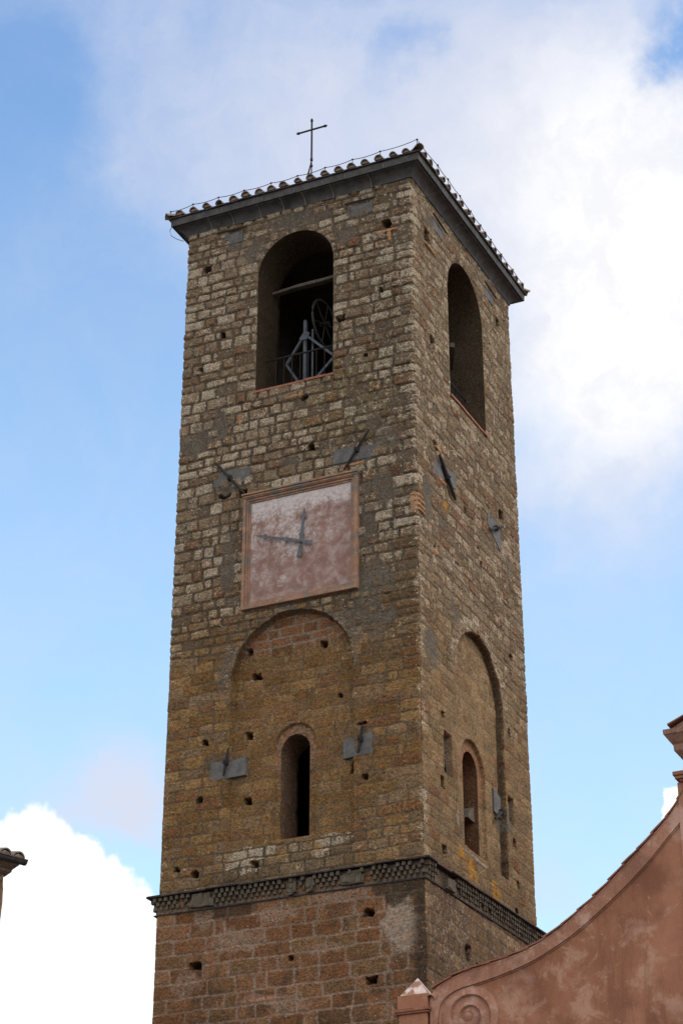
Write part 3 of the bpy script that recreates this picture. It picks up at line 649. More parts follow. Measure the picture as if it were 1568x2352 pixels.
# ---- roof: four low slopes of barrel tiles
PITCH_R = math.tan(R(17)); EZ = 34.005; EO = .40
apex = (-TW/2, TD/2)
b = MB()
rz = lambda o: EZ+(EO-o)*PITCH_R                  # height of the roof plane at offset o from the wall line (negative inside)
sweep(b, [(.36, 33.99), (.37, 34.004), (-2.98, rz(-2.98)-.02)])
r_ = random.Random(21)
def barrel(b, p0, p1, nrm_side, rad0, rad1, th=.016):
    """half-round cover tile from p0 (lower end) to p1"""
    p0, p1 = Vector(p0), Vector(p1); d = (p1-p0).normalized(); sx = Vector(nrm_side); upv = sx.cross(d).normalized()
    if upv.z < 0: upv = -upv
    seg = 8; A = []; B_ = []; A2 = []; B2 = []
    for k in range(seg+1):
        t = math.pi*k/seg; e = sx*math.cos(t); g_ = upv*math.sin(t)
        A.append(p0+e*rad0+g_*rad0); B_.append(p1+e*rad1+g_*rad1); A2.append(p0+e*(rad0-th)+g_*(rad0-th)); B2.append(p1+e*(rad1-th)+g_*(rad1-th))
    b.strip(A, B_); b.strip(A2, B2); b.strip(A, A2); b.strip(B_, B2)
for side, (a, c) in ((0, (-TW, 0)), (1, (0, TD)), (2, (0, TD)), (3, (-TW, 0))):
    L = c-a; nt_ = 18; sx = (1, 0, 0) if side in (0, 3) else (0, 1, 0)
    for i in range(nt_):
        u = a-.22+(L+.44)*(i+.5)/nt_+r_.uniform(-.03, .03)
        run = min(u-(a-EO), (c+EO)-u)               # until the hip
        s = 0.0; q = 0
        while s < run-.05:
            ln = min(.46, run-s+.1); o0 = EO-s+r_.uniform(-.02, .02); o1 = EO-s-ln
            z0 = rz(o0)+.028-(0.0 if q else .008)+r_.uniform(-.012, .012); z1 = rz(o1)+.004; sh = r_.uniform(-.015, .015); us = u+r_.uniform(-.012, .012)
            if side == 0: p0, p1 = (us, -o0, z0), (u+sh, -o1, z1)
            elif side == 1: p0, p1 = (o0, us, z0), (o1, u+sh, z1)
            elif side == 2: p0, p1 = (-TW-o0, us, z0), (-TW-o1, u+sh, z1)
            else: p0, p1 = (us, TD+o0, z0), (u+sh, TD+o1, z1)
            R0 = r_.uniform(.094, .118); barrel(b, p0, p1, sx, R0, R0*.82)
            if q == 0 and r_.random() < .9:          # mortar bedding that fills the end
                t_ = .05
                ctr = Vector(p0)*.93+Vector(p1)*.07
                pts = [ctr+Vector(sx)*math.cos(math.pi*k/7)*R0*.86+Vector((0, 0, 1))*math.sin(math.pi*k/7)*R0*.80 for k in range(8)]
                b.add(pts, [tuple(range(8))])
            s += ln-.06; q += 1
for (cx, cy) in ((0+EO, -EO), (EO, TD+EO), (-TW-EO, -EO), (-TW-EO, TD+EO)):   # hips
    p = Vector((cx, cy, EZ+.012)); e = Vector((apex[0], apex[1], rz(-3.0)+.1)); d = (e-p); L = d.length; d.normalize(); sx = d.cross(Vector((0, 0, 1))).normalized()
    for i in range(int(L/.42)):
        a_ = p+d*(i*.42-.03)+Vector((0, 0, r_.uniform(0, .015))); barrel(b, a_, a_+d*.47, sx, .112+r_.uniform(-.008, .008), .095)
b.build('roof', M['roof_tile'], tower, fixn=False)

# ---- string course: staggered blocks under a thin weathering slab
TILT = 0.0291
b = MB(); r_ = random.Random(33); ROWS = 4; RH = .088; zt0 = 16.60
PO = .105
def gap_at(side, u):
    if side == 0: return (-5.25 < u < -4.75) or (-2.55 < u < -2.42) or (-1.55 < u < -1.30 and False)
    return side == 1 and (.55 < u < 1.28)
def weak_at(side, u):
    if side == 0: return (-3.05 < u < -2.7) or (-1.9 < u < -1.05)
    return side == 1 and (.2 < u < .6)
for side, (a, c) in ((0, (-TW, 0)), (1, (0, TD)), (2, (0, TD)), (3, (-TW, 0))):
    nn = int((c-a+.2)/.132); step = (c-a+.2)/nn
    for j in range(ROWS):
        pr = PO+.030+.034*(ROWS-1-j)*1.0; z = zt0-.035-RH*(j+.5)
        for i in range(nn+1):
            u = a-.1+step*(i+(.5 if j % 2 else 0))
            if u > c+.12 or gap_at(side, u): continue
            if weak_at(side, u) and r_.random() < .55: continue
            if r_.random() < .03: continue
            w = step*.50+r_.uniform(-.008, .008); dp = .12+pr+r_.uniform(-.012, .010); h_ = RH*.97
            zz = z+(TILT*max(u, 0) if side == 1 else 0)+r_.uniform(-.005, .005)
            cc = {0: (u, -pr+dp/2, zz), 1: (pr-dp/2, u, zz), 2: (-TW-pr+dp/2, u, zz), 3: (u, TD+pr-dp/2, zz)}[side]
            b.box(cc, (w, dp, h_) if side in (0, 3) else (dp, w, h_), jit=.010)
# backing, with mortar bulges where blocks are lost
sweep(b, [(PO-.06, zt0-.035-RH*ROWS), (PO-.01, zt0-.035-RH*ROWS), (PO+.03, zt0-.036), (0, zt0-.03)], tilt=TILT)
for (u, w, side) in [(-5.0, .55, 0), (-2.48, .22, 0), (-1.5, .6, 0), (.9, .72, 1), (-2.9, .3, 0)]:
    for k in range(5):
        uu = u+r_.uniform(-w/2, w/2)*.7; zz = zt0-.2+r_.uniform(-.1, .06)+(TILT*uu if side else 0)
        cc = (uu, -PO-.03, zz) if side == 0 else (PO+.03, uu, zz)
        b.box(cc, (w*.5, .13, .2) if side == 0 else (.13, w*.5, .2), jit=.03)
b.build('string_course', M['dentil_stone'], tower)
b = MB(); sweep(b, [(PO-.05, zt0-.035-RH*ROWS-.028), (PO+.045, zt0-.035-RH*ROWS-.028), (PO+.05, zt0-.035-RH*ROWS-.002), (PO-.05, zt0-.035-RH*ROWS-.002)], tilt=TILT)
for side, (a, c) in ((0, (-TW, 0)), (1, (0, TD)), (2, (0, TD)), (3, (-TW, 0))):
    u = a-.29
    while u < c+.28:
        w = min(r_.uniform(.5, .95), c+.292-u)
        if w < .05: break
        o = .29+r_.uniform(-.02, .012)
        if gap_at(side, u+w/2): o -= .02
        zz = zt0-.012+(TILT*max(0, u+w/2) if side == 1 else 0)+r_.uniform(-.006, .008)+(.004 if side in (1, 2) else 0)
        dd = .34; cc = {0: (u+w/2, -o+dd/2, zz), 1: (o-dd/2, u+w/2, zz), 2: (-TW-o+dd/2, u+w/2, zz), 3: (u+w/2, TD+o-dd/2, zz)}[side]
        tl = Matrix.Rotation(TILT if side == 1 else 0, 3, 'X') @ Matrix.Rotation(r_.uniform(-.008, .008), 3, 'Z')
        b.box(cc, (w-.012, dd, .03) if side in (0, 3) else (dd, w-.012, .03), rot=tl, jit=.004); u += w
b.build('string_course_cap', M['slate'], tower)

# ================================================================== CLOCK on the front face
ck = thing('wall_clock', 'square faded pink clock panel with moulded frame and two grey hands on the tower', 'clock', (-2.79, -.06, 24.40))
ck.rotation_euler = (R(-.3), 0, 0)
def at_clock(o): o.matrix_parent_inverse = Matrix.Identity(4); return o
def CKF(u, w, d): return Vector((u, -d, w))
HW, HH = 1.43, 1.43
b = MB()
def framebar(b, x0, z0, x1, z1, d0, d1): b.prism([(x0, z0), (x1, z0), (x1, z1), (x0, z1)], CKF, d0, d1)
for (o, i_, d) in ((0.0, .075, .115), (.075, .13, .085), (.13, .175, .060)):
    xo, xi = HW-o, HW-i_; zo, zi = HH-o, HH-i_
    for poly in ([(-xo, zo), (xo, zo), (xi, zi), (-xi, zi)], [(-xo, -zo), (xo, -zo), (xi, -zi), (-xi, -zi)], [(-xo, -zo), (-xo, zo), (-xi, zi), (-xi, -zi)], [(xo, -zo), (xo, zo), (xi, zi), (xi, -zi)]):
        b.prism(poly, CKF, -.10, d)
b.prism([(-HW-.03, HH+.004), (HW+.03, HH+.004), (HW+.03, HH+.055), (-HW-.03, HH+.055)], CKF, -.10, .16)
b.prism([(-HW-.01, HH-.05), (HW+.01, HH-.05), (HW+.01, HH), (-HW-.01, HH)], CKF, -.10, .135)
at_clock(b.build('frame', M['frame_stone'], ck, bevel=.008))
b = MB(); gx = np.linspace(-HW+.17, HW-.17, 50); gz = np.linspace(-HH+.17, HH-.17, 50); vs = []
for z in gz:
    for x in gx: vs.append((x, -.03-.012*(float(vn(x*4, z*4, 3))-.5), z))
b.add(vs, [(j*50+i, j*50+i+1, j*50+i+51, j*50+i+50) for j in range(49) for i in range(49)])
at_clock(b.build('face', M['clock_face'], ck, smooth=True, fixn=False))
def hand(name, tip, tail, w, d0, lance):
    t = Vector((tip[0]-tail[0], tip[1]-tail[1])); L = t.length; t.normalize(); nrm = Vector((-t.y, t.x)); P0 = Vector(tail); b = MB()
    pv = Vector((.04, 0)).dot(t)
    prof = [(0, w*1.15), (.30*lance, w*.55), (.36*lance, w*.8), (.44*L, w*.95), (.46*L, w*1.5), (.49*L, w*.8), (.70*L, w*.5), (.80*L, w*.45), (.82*L, w*1.35), (.86*L, w*1.3), (.885*L, w*.6), (L, w*.25)]
    A = [P0+t*s+nrm*q for s, q in prof]; B_ = [P0+t*s-nrm*q for s, q in prof][::-1]
    b.prism([(p.x, p.y) for p in A+B_], CKF, d0, d0+.022)
    b.tube([CKF(.03, 0, -.03), CKF(.03, 0, d0+.03)], .035, 10)
    return at_clock(b.build(name, M['clock_iron'], ck))
hand('hour_hand', (.12, .80), (.0, -.37), .052, .075, 1.0)
hand('minute_hand', (-1.07, .36), (.325, -.10), .043, .105, 1.0)

# ================================================================== CROSS
cx = thing('roof_cross', 'thin iron cross with a rusty strip at its foot, on the tower roof', 'cross', (-2.99, .72, 34.40))
CB = Vector((-2.99, .72, 0)); zt_ = 36.73; za = 36.375
b = MB(); b.tube([CB+Vector((0, 0, z)) for z in (34.3, 35.45)], .017, 8); b.tube([CB+Vector((0, 0, z)) for z in (35.45, 36.62, 36.64, 36.69, zt_)], [.026, .024, .038, .03, .006], 8)
b.tube([CB+Vector((0, 0, z)) for z in (35.43, 35.49)], .036, 8); b.tube([CB+Vector((0, 0, z)) for z in (35.25, 35.29)], .036, 8); b.build('upright', M['iron'], cx)
b = MB(); b.tube([CB+Vector((x, 0, za)) for x in (-.435, -.40, -.36, -.33, .33, .36, .40, .435)], [.006, .03, .038, .024, .024, .038, .03, .006], 8); b.build('crossbar', M['iron'], cx)
b = MB(); b.prism([(-.005, 35.47), (-.045, 35.3), (-.11, 35.06), (-.13, 34.92), (-.10, 35.02), (-.105, 34.86), (-.065, 35.05), (-.02, 35.25)], lambda u, w, d: CB+Vector((u, d, w)), -.006, .006); b.build('rusty_strip', M['rust'], cx)

# ================================================================== LIGHTNING CONDUCTOR WIRE
lw = thing('lightning_conductor', 'thin wire on short posts running along the eaves of the tower roof', 'wire', (0, 0, 34.0))
pl = [(-6.37, 34.25), (-5.74, 34.29), (-5.03, 34.285), (-4.32, 34.28), (-3.58, 34.275), (-2.86, 34.27), (-2.12, 34.285), (-1.39, 34.30), (-.66, 34.31), (.30, 34.36)]
prr = [(.95, 34.43), (1.59, 34.43), (2.35, 34.42), (3.03, 34.39), (3.68, 34.37), (4.37, 34.36), (5.09, 34.345), (5.89, 34.35), (6.62, 34.33)]
WP = [Vector((x, -.30, z)) for x, z in pl]+[Vector((.30, y, z)) for y, z in prr]
b = MB(); path = []
for i in range(len(WP)-1):
    for k in range(6):
        t = k/6; path.append(WP[i].lerp(WP[i+1], t)-Vector((0, 0, .035*4*t*(1-t))))
path.append(WP[-1]); b.tube(path, .009, 5); b.build('wire', M['iron'], lw)
for p in WP:
    b = MB(); b.tube([(p.x, p.y, 34.03), (p.x, p.y, p.z-.02), p+Vector((0, 0, .012))], [.010, .009, .014], 6); b.box(p, (.05, .03, .022)); b.build('post', M['iron'], lw)
hw_ = tag(MB().build('loose_cable', M['iron']), 'thin loose cable curling from the left end of the tower cornice', 'cable'); bpy.data.objects.remove(hw_)
b = MB(); b.tube([Vector((-6.30, -.32, 33.79)), Vector((-6.36, -.33, 33.66)), Vector((-6.33, -.3, 33.52)), Vector((-6.18, -.26, 33.40)), Vector((-6.05, -.15, 33.37))], .008, 5)
tag(b.build('loose_cable', M['iron']), 'thin loose cable curling from the left end of the tower cornice', 'cable')

# ================================================================== TIE-ROD ANCHORS
def anchor(face, label, p0, p1, plate, proud=.05, rad=.028, key=True, slabd=.03):
    f3 = F3(face); mid = ((p0[0]+p1[0])/2, (p0[1]+p1[1])/2)
    t = thing('tie_anchor', label, 'tie-rod anchor', tuple(f3(mid[0], mid[1], 0)), 'iron tie-rod anchors on the tower')
    if plate:
        b = MB(); b.prism(plate, f3, slabd-.25, slabd); b.build('plate', M['grey_slab'], t, bevel=.01)
    b = MB(); a, c = f3(*p0, proud+slabd), f3(*p1, proud+slabd); d = (c-a).normalized()
    b.tube([a, a.lerp(c, .1), a.lerp(c, .5), a.lerp(c, .9), c], [rad*.7, rad, rad*1.25, rad, rad*.7], 8); b.build('bar', M['iron'], t)
    if key:
        b = MB(); q = f3(mid[0], mid[1], 0); b.box(f3(mid[0], mid[1], proud+slabd), (.09, .09, .11)); b.tube([f3(*mid, -.1), f3(*mid, proud+slabd+.08)], .022, 8); b.build('eye', M['iron'], t)
rc = lambda a, c, z0, z1: [(a, z0), (c, z0), (c, z1), (a, z1)]
anchor(0, 'iron bar slanting down to the right over a grey plate, above the clock', (-4.98, 26.93), (-4.20, 25.95), [(-5.03, 26.30), (-4.09, 26.27), (-4.10, 26.66), (-4.75, 26.66), (-5.04, 26.62)])
anchor(0, 'iron bar leaning up to the right over a long grey plate, above the clock', (-1.10, 26.88), (-1.72, 25.98), [(-2.02, 26.2), (-.87, 26.19), (-.86, 26.50), (-2.0, 26.58)])
anchor(0, 'short iron bar over a split grey plate left of the narrow front window', (-4.42, 19.74), (-4.52, 19.12), [(-4.84, 19.06), (-4.02, 19.08), (-4.03, 19.52), (-4.4, 19.44), (-4.85, 19.50)], slabd=.016)
anchor(0, 'iron bar over a grey plate right of the narrow front window', (-1.30, 19.74), (-1.40, 19.12), [(-1.76, 19.06), (-1.1, 19.1), (-1.1, 19.57), (-1.76, 19.50)], slabd=.016)
anchor(0, 'flat iron bar on a slab under the cornice, left of the front belfry arch', (-5.15, 33.38), (-4.35, 33.36), rc(-4.98, -4.48, 33.0, 33.33), rad=.022, key=False)
anchor(0, 'flat iron bar on a slab under the cornice, right of the front belfry arch', (-1.70, 33.22), (-.90, 33.20), rc(-1.56, -1.0, 32.85, 33.16), rad=.022, key=False)
anchor(1, 'long dark iron bar slanting over a grey plate high on the right tower face', (1.14, 26.56), (2.02, 25.82), [(.86, 25.98), (2.2, 26.18), (2.24, 26.58), (.87, 26.30)], rad=.042)
anchor(1, 'small iron bar on a pointed grey slab near the right edge of the tower', (4.10, 26.02), (4.98, 26.50), [(4.15, 26.5), (4.95, 26.48), (4.95, 25.75), (4.6, 25.95), (4.12, 26.2)], rad=.03)
anchor(1, 'pale iron bar over a grey plate beside the blind arch, low on the right face', (4.14, 18.84), (4.93, 19.42), [(4.22, 19.05), (4.78, 18.98), (4.78, 19.46), (4.22, 19.62)], rad=.035, slabd=-.115)
anchor(1, 'dark iron bar set in a tall niche left of the right-hand narrow window', (1.22, 19.45), (1.50, 19.03), None, proud=-.06, rad=.03, key=False, slabd=-.05)
anchor(1, 'flat iron bar on a slab under the cornice, left of the right belfry arch', (1.15, 33.22), (1.98, 33.12), rc(1.25, 1.85, 32.85, 33.16), rad=.022, key=False)
anchor(1, 'flat iron bar on a slab under the cornice, right of the right belfry arch', (4.42, 33.20), (5.20, 33.12), rc(4.5, 5.1, 32.85, 33.14), rad=.022, key=False)

# ================================================================== THINGS IN THE BELFRY
def railing(face, label, ua, ub, z0, z1, dpt, xs):
    f3 = F3(face); t = thing('railing', label, 'railing', tuple(f3((ua+ub)/2, z0, dpt)), 'iron railings in the belfry arches')
    b = MB(); b.tube([f3(ua, z1, dpt), f3(ub, z1, dpt)], .024, 8); b.build('top_rail', M['iron'], t)
    b = MB(); b.tube([f3(ua, z0+.10, dpt), f3(ub, z0+.10, dpt)], .014, 6); b.build('bottom_rail', M['iron'], t)
    for x in xs:
        b = MB(); b.tube([f3(x, z0-.02, dpt), f3(x, z1, dpt)], .011, 6); b.build('baluster', M['iron'], t)
railing(0, 'thin iron railing across the front belfry arch', -4.05, -2.01, 28.64, 29.73, -.5, [-3.76+.212*i for i in range(9) if -3.76+.212*i < -2.1])
railing(1, 'thin iron railing across the right-hand belfry arch', 2.08, 4.32, 28.69, 29.78, -.5, [2.25+.21*i for i in range(10)])
bf = thing('steel_frame', 'grey steel frame with a post and diamond bracing in the belfry arch', 'bell frame', (-3.35, 1.2, 28.45))
yy = 1.2
Q = lambda x, z, y=yy: Vector((x, y, z))
b = MB(); b.bar(Q(-3.365, 28.46), Q(-3.365, 31.13), .075, .02); b.bar(Q(-3.335, 28.46, yy+.04), Q(-3.335, 31.1, yy+.04), .012, .07); b.build('post', M['galvanised'], bf)
b = MB(); b.bar(Q(-3.215, 28.46, yy+.12), Q(-3.215, 30.9, yy+.12), .045, .02); b.build('post', M['galvanised'], bf)
nodes = [(-3.36, 30.72), (-2.56, 29.90), (-3.03, 29.44), (-3.85, 29.99), (-3.53, 29.44)]
for (a, c) in ((0, 1), (0, 3), (1, 2), (3, 4)):
    b = MB(); A, C_ = Q(*nodes[a], yy-.02), Q(*nodes[c], yy-.02)
    if c == 2: C_ = A+(C_-A)*2.2
    if c == 4: C_ = A+(C_-A)*2.2
    b.bar(A, C_, .06, .018, (0, 1, 0)); b.bar(A+Vector((0, .05, .03)), C_+Vector((0, .05, .03)), .014, .09, (0, 1, 0)); b.build('brace', M['galvanised'], bf)
b = MB(); b.prism([(-3.46, 30.55), (-3.28, 30.55), (-3.22, 30.72), (-3.36, 30.80), (-3.5, 30.6)], lambda u, w, d: Q(u, w, yy-.035-d), 0, .012); b.build('gusset', M['galvanised'], bf)
wh = thing('spoked_wheel', 'spoked iron bell wheel standing in the dark belfry behind the steel frame', 'wheel', (-3.2, 1.9, 31.35))
wc = Vector((-3.10, 1.75, 31.25)); ax = Vector((1, -.05, 0)).normalized(); b = MB(); N = 36
ring = [wc+(Vector((-ax.y, ax.x, 0))*math.cos(2*math.pi*k/N)*.62+Vector((0, 0, 1))*math.sin(2*math.pi*k/N)*.62) for k in range(N+1)]
b.tube(ring, .034, 6, cap=False); b.build('rim', M['wheel_iron'], wh)
for k in range(6):
    b = MB(); a = 2*math.pi*k/6+.3; b.tube([wc, wc+(Vector((-ax.y, ax.x, 0))*math.cos(a)+Vector((0, 0, 1))*math.sin(a))*.62], .016, 6); b.build('spoke', M['wheel_iron'], wh)
b = MB(); b.tube([wc-ax*.12, wc+ax*.12], .06, 10); b.build('hub', M['iron'], wh)
b = MB(); vs0 = [(-4.12, .82, 31.80), (-3.4, .80, 31.84), (-2.7, .79, 31.83), (-1.98, .80, 31.87)]
for i in range(3):
    b.bar(vs0[i], Vector(vs0[i+1])+Vector((.01, 0, 0)), .16, .075+.012*(i % 2))
tag(b.build('timber_beam', M['old_timber'], bevel=.012), 'weathered grey timber beam spanning the front belfry arch', 'beam')
b = MB(); b.bar((-.35, 3.2, 30.75), (-.9, 4.4, 30.85), .12, .12); tag(b.build('timber_beam', M['old_timber']), 'short dark timber beam end inside the right-hand belfry arch', 'beam')
bl_ = thing('bell', 'dark bronze bell hanging in shadow behind the steel frame', 'bell', (-3.1, 2.6, 29.6))
b = MB(); pr_ = [(.02, .62), (.14, .60), (.20, .50), (.24, .30), (.30, .10), (.38, 0.0), (.36, -.02)]; sg = 24; vs = []
for (rr_, zz) in pr_:
    for k in range(sg): a = 2*math.pi*k/sg; vs.append((-3.1+rr_*math.cos(a), 2.6+rr_*math.sin(a), 29.35+zz))
b.add(vs, [(j*sg+k, j*sg+(k+1) % sg, (j+1)*sg+(k+1) % sg, (j+1)*sg+k) for j in range(len(pr_)-1) for k in range(sg)]); b.build('body', M['iron'], bl_, smooth=True)
b = MB(); b.bar((-4.6, 2.6, 30.08), (-1.6, 2.6, 30.08), .12, .2); b.build('headstock', M['old_timber'], bl_)

# ================================================================== CHURCH FRONT with volute (stands in front of the tower)
FY = -2.0
ch = thing('church', 'pink plastered church front with a sweeping volute, tiled coping and pinnacle', 'church', (6, FY, 0))
def FF(u, w, d): return Vector((u, FY-d, w))
COP = [(1.07, 13.28), (1.25, 13.385), (1.45, 13.47), (1.78, 13.575), (2.12, 13.635), (2.47, 13.70), (2.81, 13.78), (3.16, 13.90), (3.46, 14.05), (3.77, 14.235), (4.06, 14.44), (4.34, 14.645), (4.61, 14.86), (4.87, 15.09), (5.12, 15.315), (5.39, 15.54), (5.64, 15.775), (5.90, 16.03), (6.09, 16.28), (6.25, 16.55)]
GRO = [(1.16, 12.60), (1.19, 12.92), (1.29, 13.09), (1.46, 13.20), (1.66, 13.265), (2.05, 13.33), (2.42, 13.41), (2.80, 13.51), (3.18, 13.645), (3.56, 13.825), (3.94, 14.035), (4.33, 14.305), (4.71, 14.59), (5.10, 14.905), (5.48, 15.245), (5.80, 15.575), (6.06, 15.83)]
def dens(P, n_):
    P = [Vector((*p, 0)) for p in P]; out_ = []
    for i in range(len(P)-1):
        p0, p1, p2, p3 = P[max(i-1, 0)], P[i], P[i+1], P[min(i+2, len(P)-1)]
        for k in range(n_):
            t = k/n_; q = .5*((2*p1)+(p2-p0)*t+(2*p0-5*p1+4*p2-p3)*t*t+(3*p1-p0-3*p2+p3)*t**3); out_.append((q.x, q.y))
    out_.append((P[-1].x, P[-1].y)); return out_
copd = dens(COP, 4); grod = dens(GRO, 4)
b = MB(); top = [(0.98, 13.22)]+copd
A = [FF(x, z, 0) for x, z in top]; B0 = [FF(x, 0, 0) for x, z in top]; A2 = [FF(x, z, -.45) for x, z in top]; B2_ = [FF(x, 0, -.45) for x, z in top]
b.strip(B0, A); b.strip(A, A2); b.strip(A2, B2_); b.add([B0[0], A[0], A2[0], B2_[0]], [(0, 1, 2, 3)])
b.add([FF(6.30, 0, 0), FF(6.30, 16.5, 0), FF(6.30, 16.5, -.45), FF(6.30, 0, -.45)], [(0, 1, 2, 3)])
b.build('wall', M['pink_plaster'], ch)
# raised band under the coping
def resample(P, n_):
    P = [Vector((*p, 0)) for p in P]; L = [0]
    for i in range(len(P)-1): L.append(L[-1]+(P[i+1]-P[i]).length)
    out_ = []
    for k in range(n_):
        t = L[-1]*k/(n_-1); j = max(0, min(len(P)-2, next((i for i in range(len(P)-1) if L[i+1] >= t-1e-9), len(P)-2))); f = (t-L[j])/(L[j+1]-L[j]); q = P[j].lerp(P[j+1], f); out_.append((q.x, q.y))
    return out_
N = 110; tb = resample([(1.0, 9.0), (1.0, 12.2), (1.0, 12.9), (1.03, 13.15)]+copd, N); 
def nearest_band(N):
    # pair the outer line with the groove line
    o1 = resample([(1.0, 9.0), (1.0, 12.6)], 10); i1 = resample([(1.16, 9.0), (1.16, 12.6)], 10)
    o2 = resample([(1.0, 12.6), (1.0, 13.15), (1.07, 13.255)]+copd[1:]+[(6.26, 16.55)], 90); i2 = resample(grod+[(6.09, 15.86), (6.26, 16.05)], 90)
    return o1+o2[1:], i1+i2[1:]
o_, i_ = nearest_band(N)
b = MB(); D1 = .055
b.strip([FF(x, z, D1) for x, z in o_], [FF(x, z, D1) for x, z in i_]); b.strip([FF(x, z, D1) for x, z in i_], [FF(x, z, -.02) for x, z in i_]); b.strip([FF(x, z, -.02) for x, z in o_], [FF(x, z, D1) for x, z in o_])
b.build('raised_band', M['worn_plaster'], ch)
# narrow worn lip along the groove
b = MB(); lip = [(x+.0, z-.0) for x, z in i_[9:]]
b.tube([FF(x, z-.015, .012) for x, z in lip], .016, 6); b.build('groove_fillet', M['worn_plaster'], ch, smooth=True)
# flat coping tiles, each lapped over the one below
b = MB(); r_ = random.Random(5); cl = resample(copd, 400); Lt = sum((Vector(cl[i+1])-Vector(cl[i])).length for i in range(399)); st_ = .40; nT = int(Lt/st_)
for k in range(nT+1):
    i0 = int(399*k*st_/Lt); i1 = min(399, int(399*(k+1.12)*st_/Lt)); 
    if i1-i0 < 4: continue
    p, q = Vector(cl[i0]), Vector(cl[i1]); d = (q-p).normalized(); nn = Vector((-d.y, d.x))
    l0, l1 = .030+r_.uniform(-.006, .008), .004+r_.uniform(-.004, .004); th = .026
    md = [Vector(cl[i0+(i1-i0)*j//3]) for j in range(4)]
    low_ = [m_+nn*lerp(l0, l1, j/3) for j, m_ in enumerate(md)]; hi_ = [v+nn*th for v in low_]
    pj = .085+r_.uniform(-.012, .015)
    b.prism([(v.x, v.y) for v in low_]+[(v.x, v.y) for v in hi_[::-1]], FF, -.48, pj)
b.build('coping', M['terracotta'], ch)
# mortar bed under the tiles
b = MB(); b.strip([FF(x, z+.012, .045) for x, z in copd], [FF(x, z-.035, .062) for x, z in copd]); b.strip([FF(x, z-.035, .062) for x, z in copd], [FF(x, z-.04, .05) for x, z in copd]); b.build('coping_bed', M['worn_plaster'], ch)
# volute: spiral relief
b = MB(); vc = Vector((1.765, 12.70)); NR, NTH = 60, 160; vs = []
for j in range(NTH+1):
    th = 2*math.pi*j/NTH
    for i in range(NR+1):
        rr_ = .60*i/NR
        ph = (.60-rr_)/.205-((th-math.pi*.55)/(2*math.pi)) % 1.0 + 1.0
        fr = ph % 1.0; turn = math.floor(ph)
        hgt = .008+.075*(fr**.8)*(1-max(0, (fr-.93)/.07)) if rr_ > .10 else .085*math.cos(rr_/.10*1.2)
        if rr_ > .585: hgt = .0
        hgt += .006*(float(vn(rr_*9, th*3, 4))-.5)
        vs.append(FF(vc.x+rr_*math.cos(th), vc.y+rr_*math.sin(th), max(hgt, -.005)))
b.add(vs, [(j*(NR+1)+i, j*(NR+1)+i+1, (j+1)*(NR+1)+i+1, (j+1)*(NR+1)+i) for j in range(NTH) for i in range(NR)])
b.build('volute', M['worn_plaster'], ch, smooth=True)
# pinnacle at the foot of the volute
b = MB(); px0, px1, pd = .37, .925, .30
def pbox(b, x0, x1, z0, z1, y0, y1): b.box(((x0+x1)/2, (y0+y1)/2, (z0+z1)/2), (x1-x0, y1-y0, z1-z0))
PYF = FY-.12; PYB = FY+.45
pbox(b, .385, .955, 0, 12.87, PYF+.015, PYB-.02); pbox(b, .36, .98, 12.975, 13.235, PYF, PYB)
pin = b.build('pinnacle', M['pink_plaster'], ch, bevel=.012)
b = MB(); pbox(b, .335, 1.005, 12.865, 12.905, PYF-.035, PYB+.02); pbox(b, .305, 1.035, 12.90, 12.945, PYF-.06, PYB+.04); pbox(b, .32, 1.02, 12.943, 12.978, PYF-.045, PYB+.03); o = b.build('moulding', M['terracotta'], None, bevel=.012); o.parent = pin; o.matrix_parent_inverse = Matrix.Identity(4)
b = MB(); ym = (PYF+PYB)/2; b.add([(.40, PYF+.03, 13.233), (.94, PYF+.03, 13.233), (.94, PYB-.03, 13.233), (.40, PYB-.03, 13.233), (.67, ym, 13.62)], [(0, 1, 4), (1, 2, 4), (2, 3, 4), (3, 0, 4)])
mottled('peeling_white', (0.46, 0.35, 0.31), (0.58, 0.47, 0.43), 5, (0.26, 0.14, 0.09), 5.5, .48, .54)
o = b.build('cap', M['peeling_white']); o.parent = pin; o.matrix_parent_inverse = Matrix.Identity(4)
# broken end tile standing at the foot of the coping
b = MB(); barrel(b, (1.03, FY-.10, 13.10), (1.03, FY+.25, 13.24), (1, 0, 0), .10, .09, .02); b.build('end_tile', M['worn_plaster'], ch, fixn=False)
# central bay to the right: pilaster, capital, entablature, gable
b = MB(); pbox(b, 6.09, 7.0, 0, 16.62, FY-.07, FY+.2); b.build('pilaster', M['worn_plaster'], ch)
b = MB(); pbox(b, 6.30, 14.0, 0, 17.1, FY-.02, FY+.6); b.build('central_wall', M['pink_plaster'], ch)
b = MB()
def steps(b, lst, xr):
    for (x0, z0, z1, yo) in lst: pbox(b, x0, xr, z0, z1, FY-yo, FY+.5)
steps(b, [(6.21, 16.57, 16.62, .10), (6.15, 16.62, 16.66, .14), (6.08, 16.66, 16.72, .19), (6.05, 16.72, 16.80, .22), (6.24, 16.80, 16.98, .10)], 7.06)
b.build('capital', M['terracotta'], ch, bevel=.012)
b = MB()
pr_ = [(6.34, 17.02, .02), (6.24, 17.10, .12), (6.10, 17.22, .22), (6.03, 17.30, .30), (6.025, 17.42, .31), (5.98, 17.46, .35), (5.90, 17.58, .43), (5.885, 17.60, .45), (5.88, 17.69, .45), (6.4, 17.70, .45)]
vs = []; k = len(pr_)
for (x, z, yo) in pr_:
    x += .11; z -= .13; vs += [(x, FY-yo, z), (14.0, FY-yo, z), (x, FY+.6, z)]
fs = []
for i in range(k-1): fs += [(3*i, 3*i+1, 3*i+4, 3*i+3), (3*i, 3*i+3, 3*i+5, 3*i+2)]
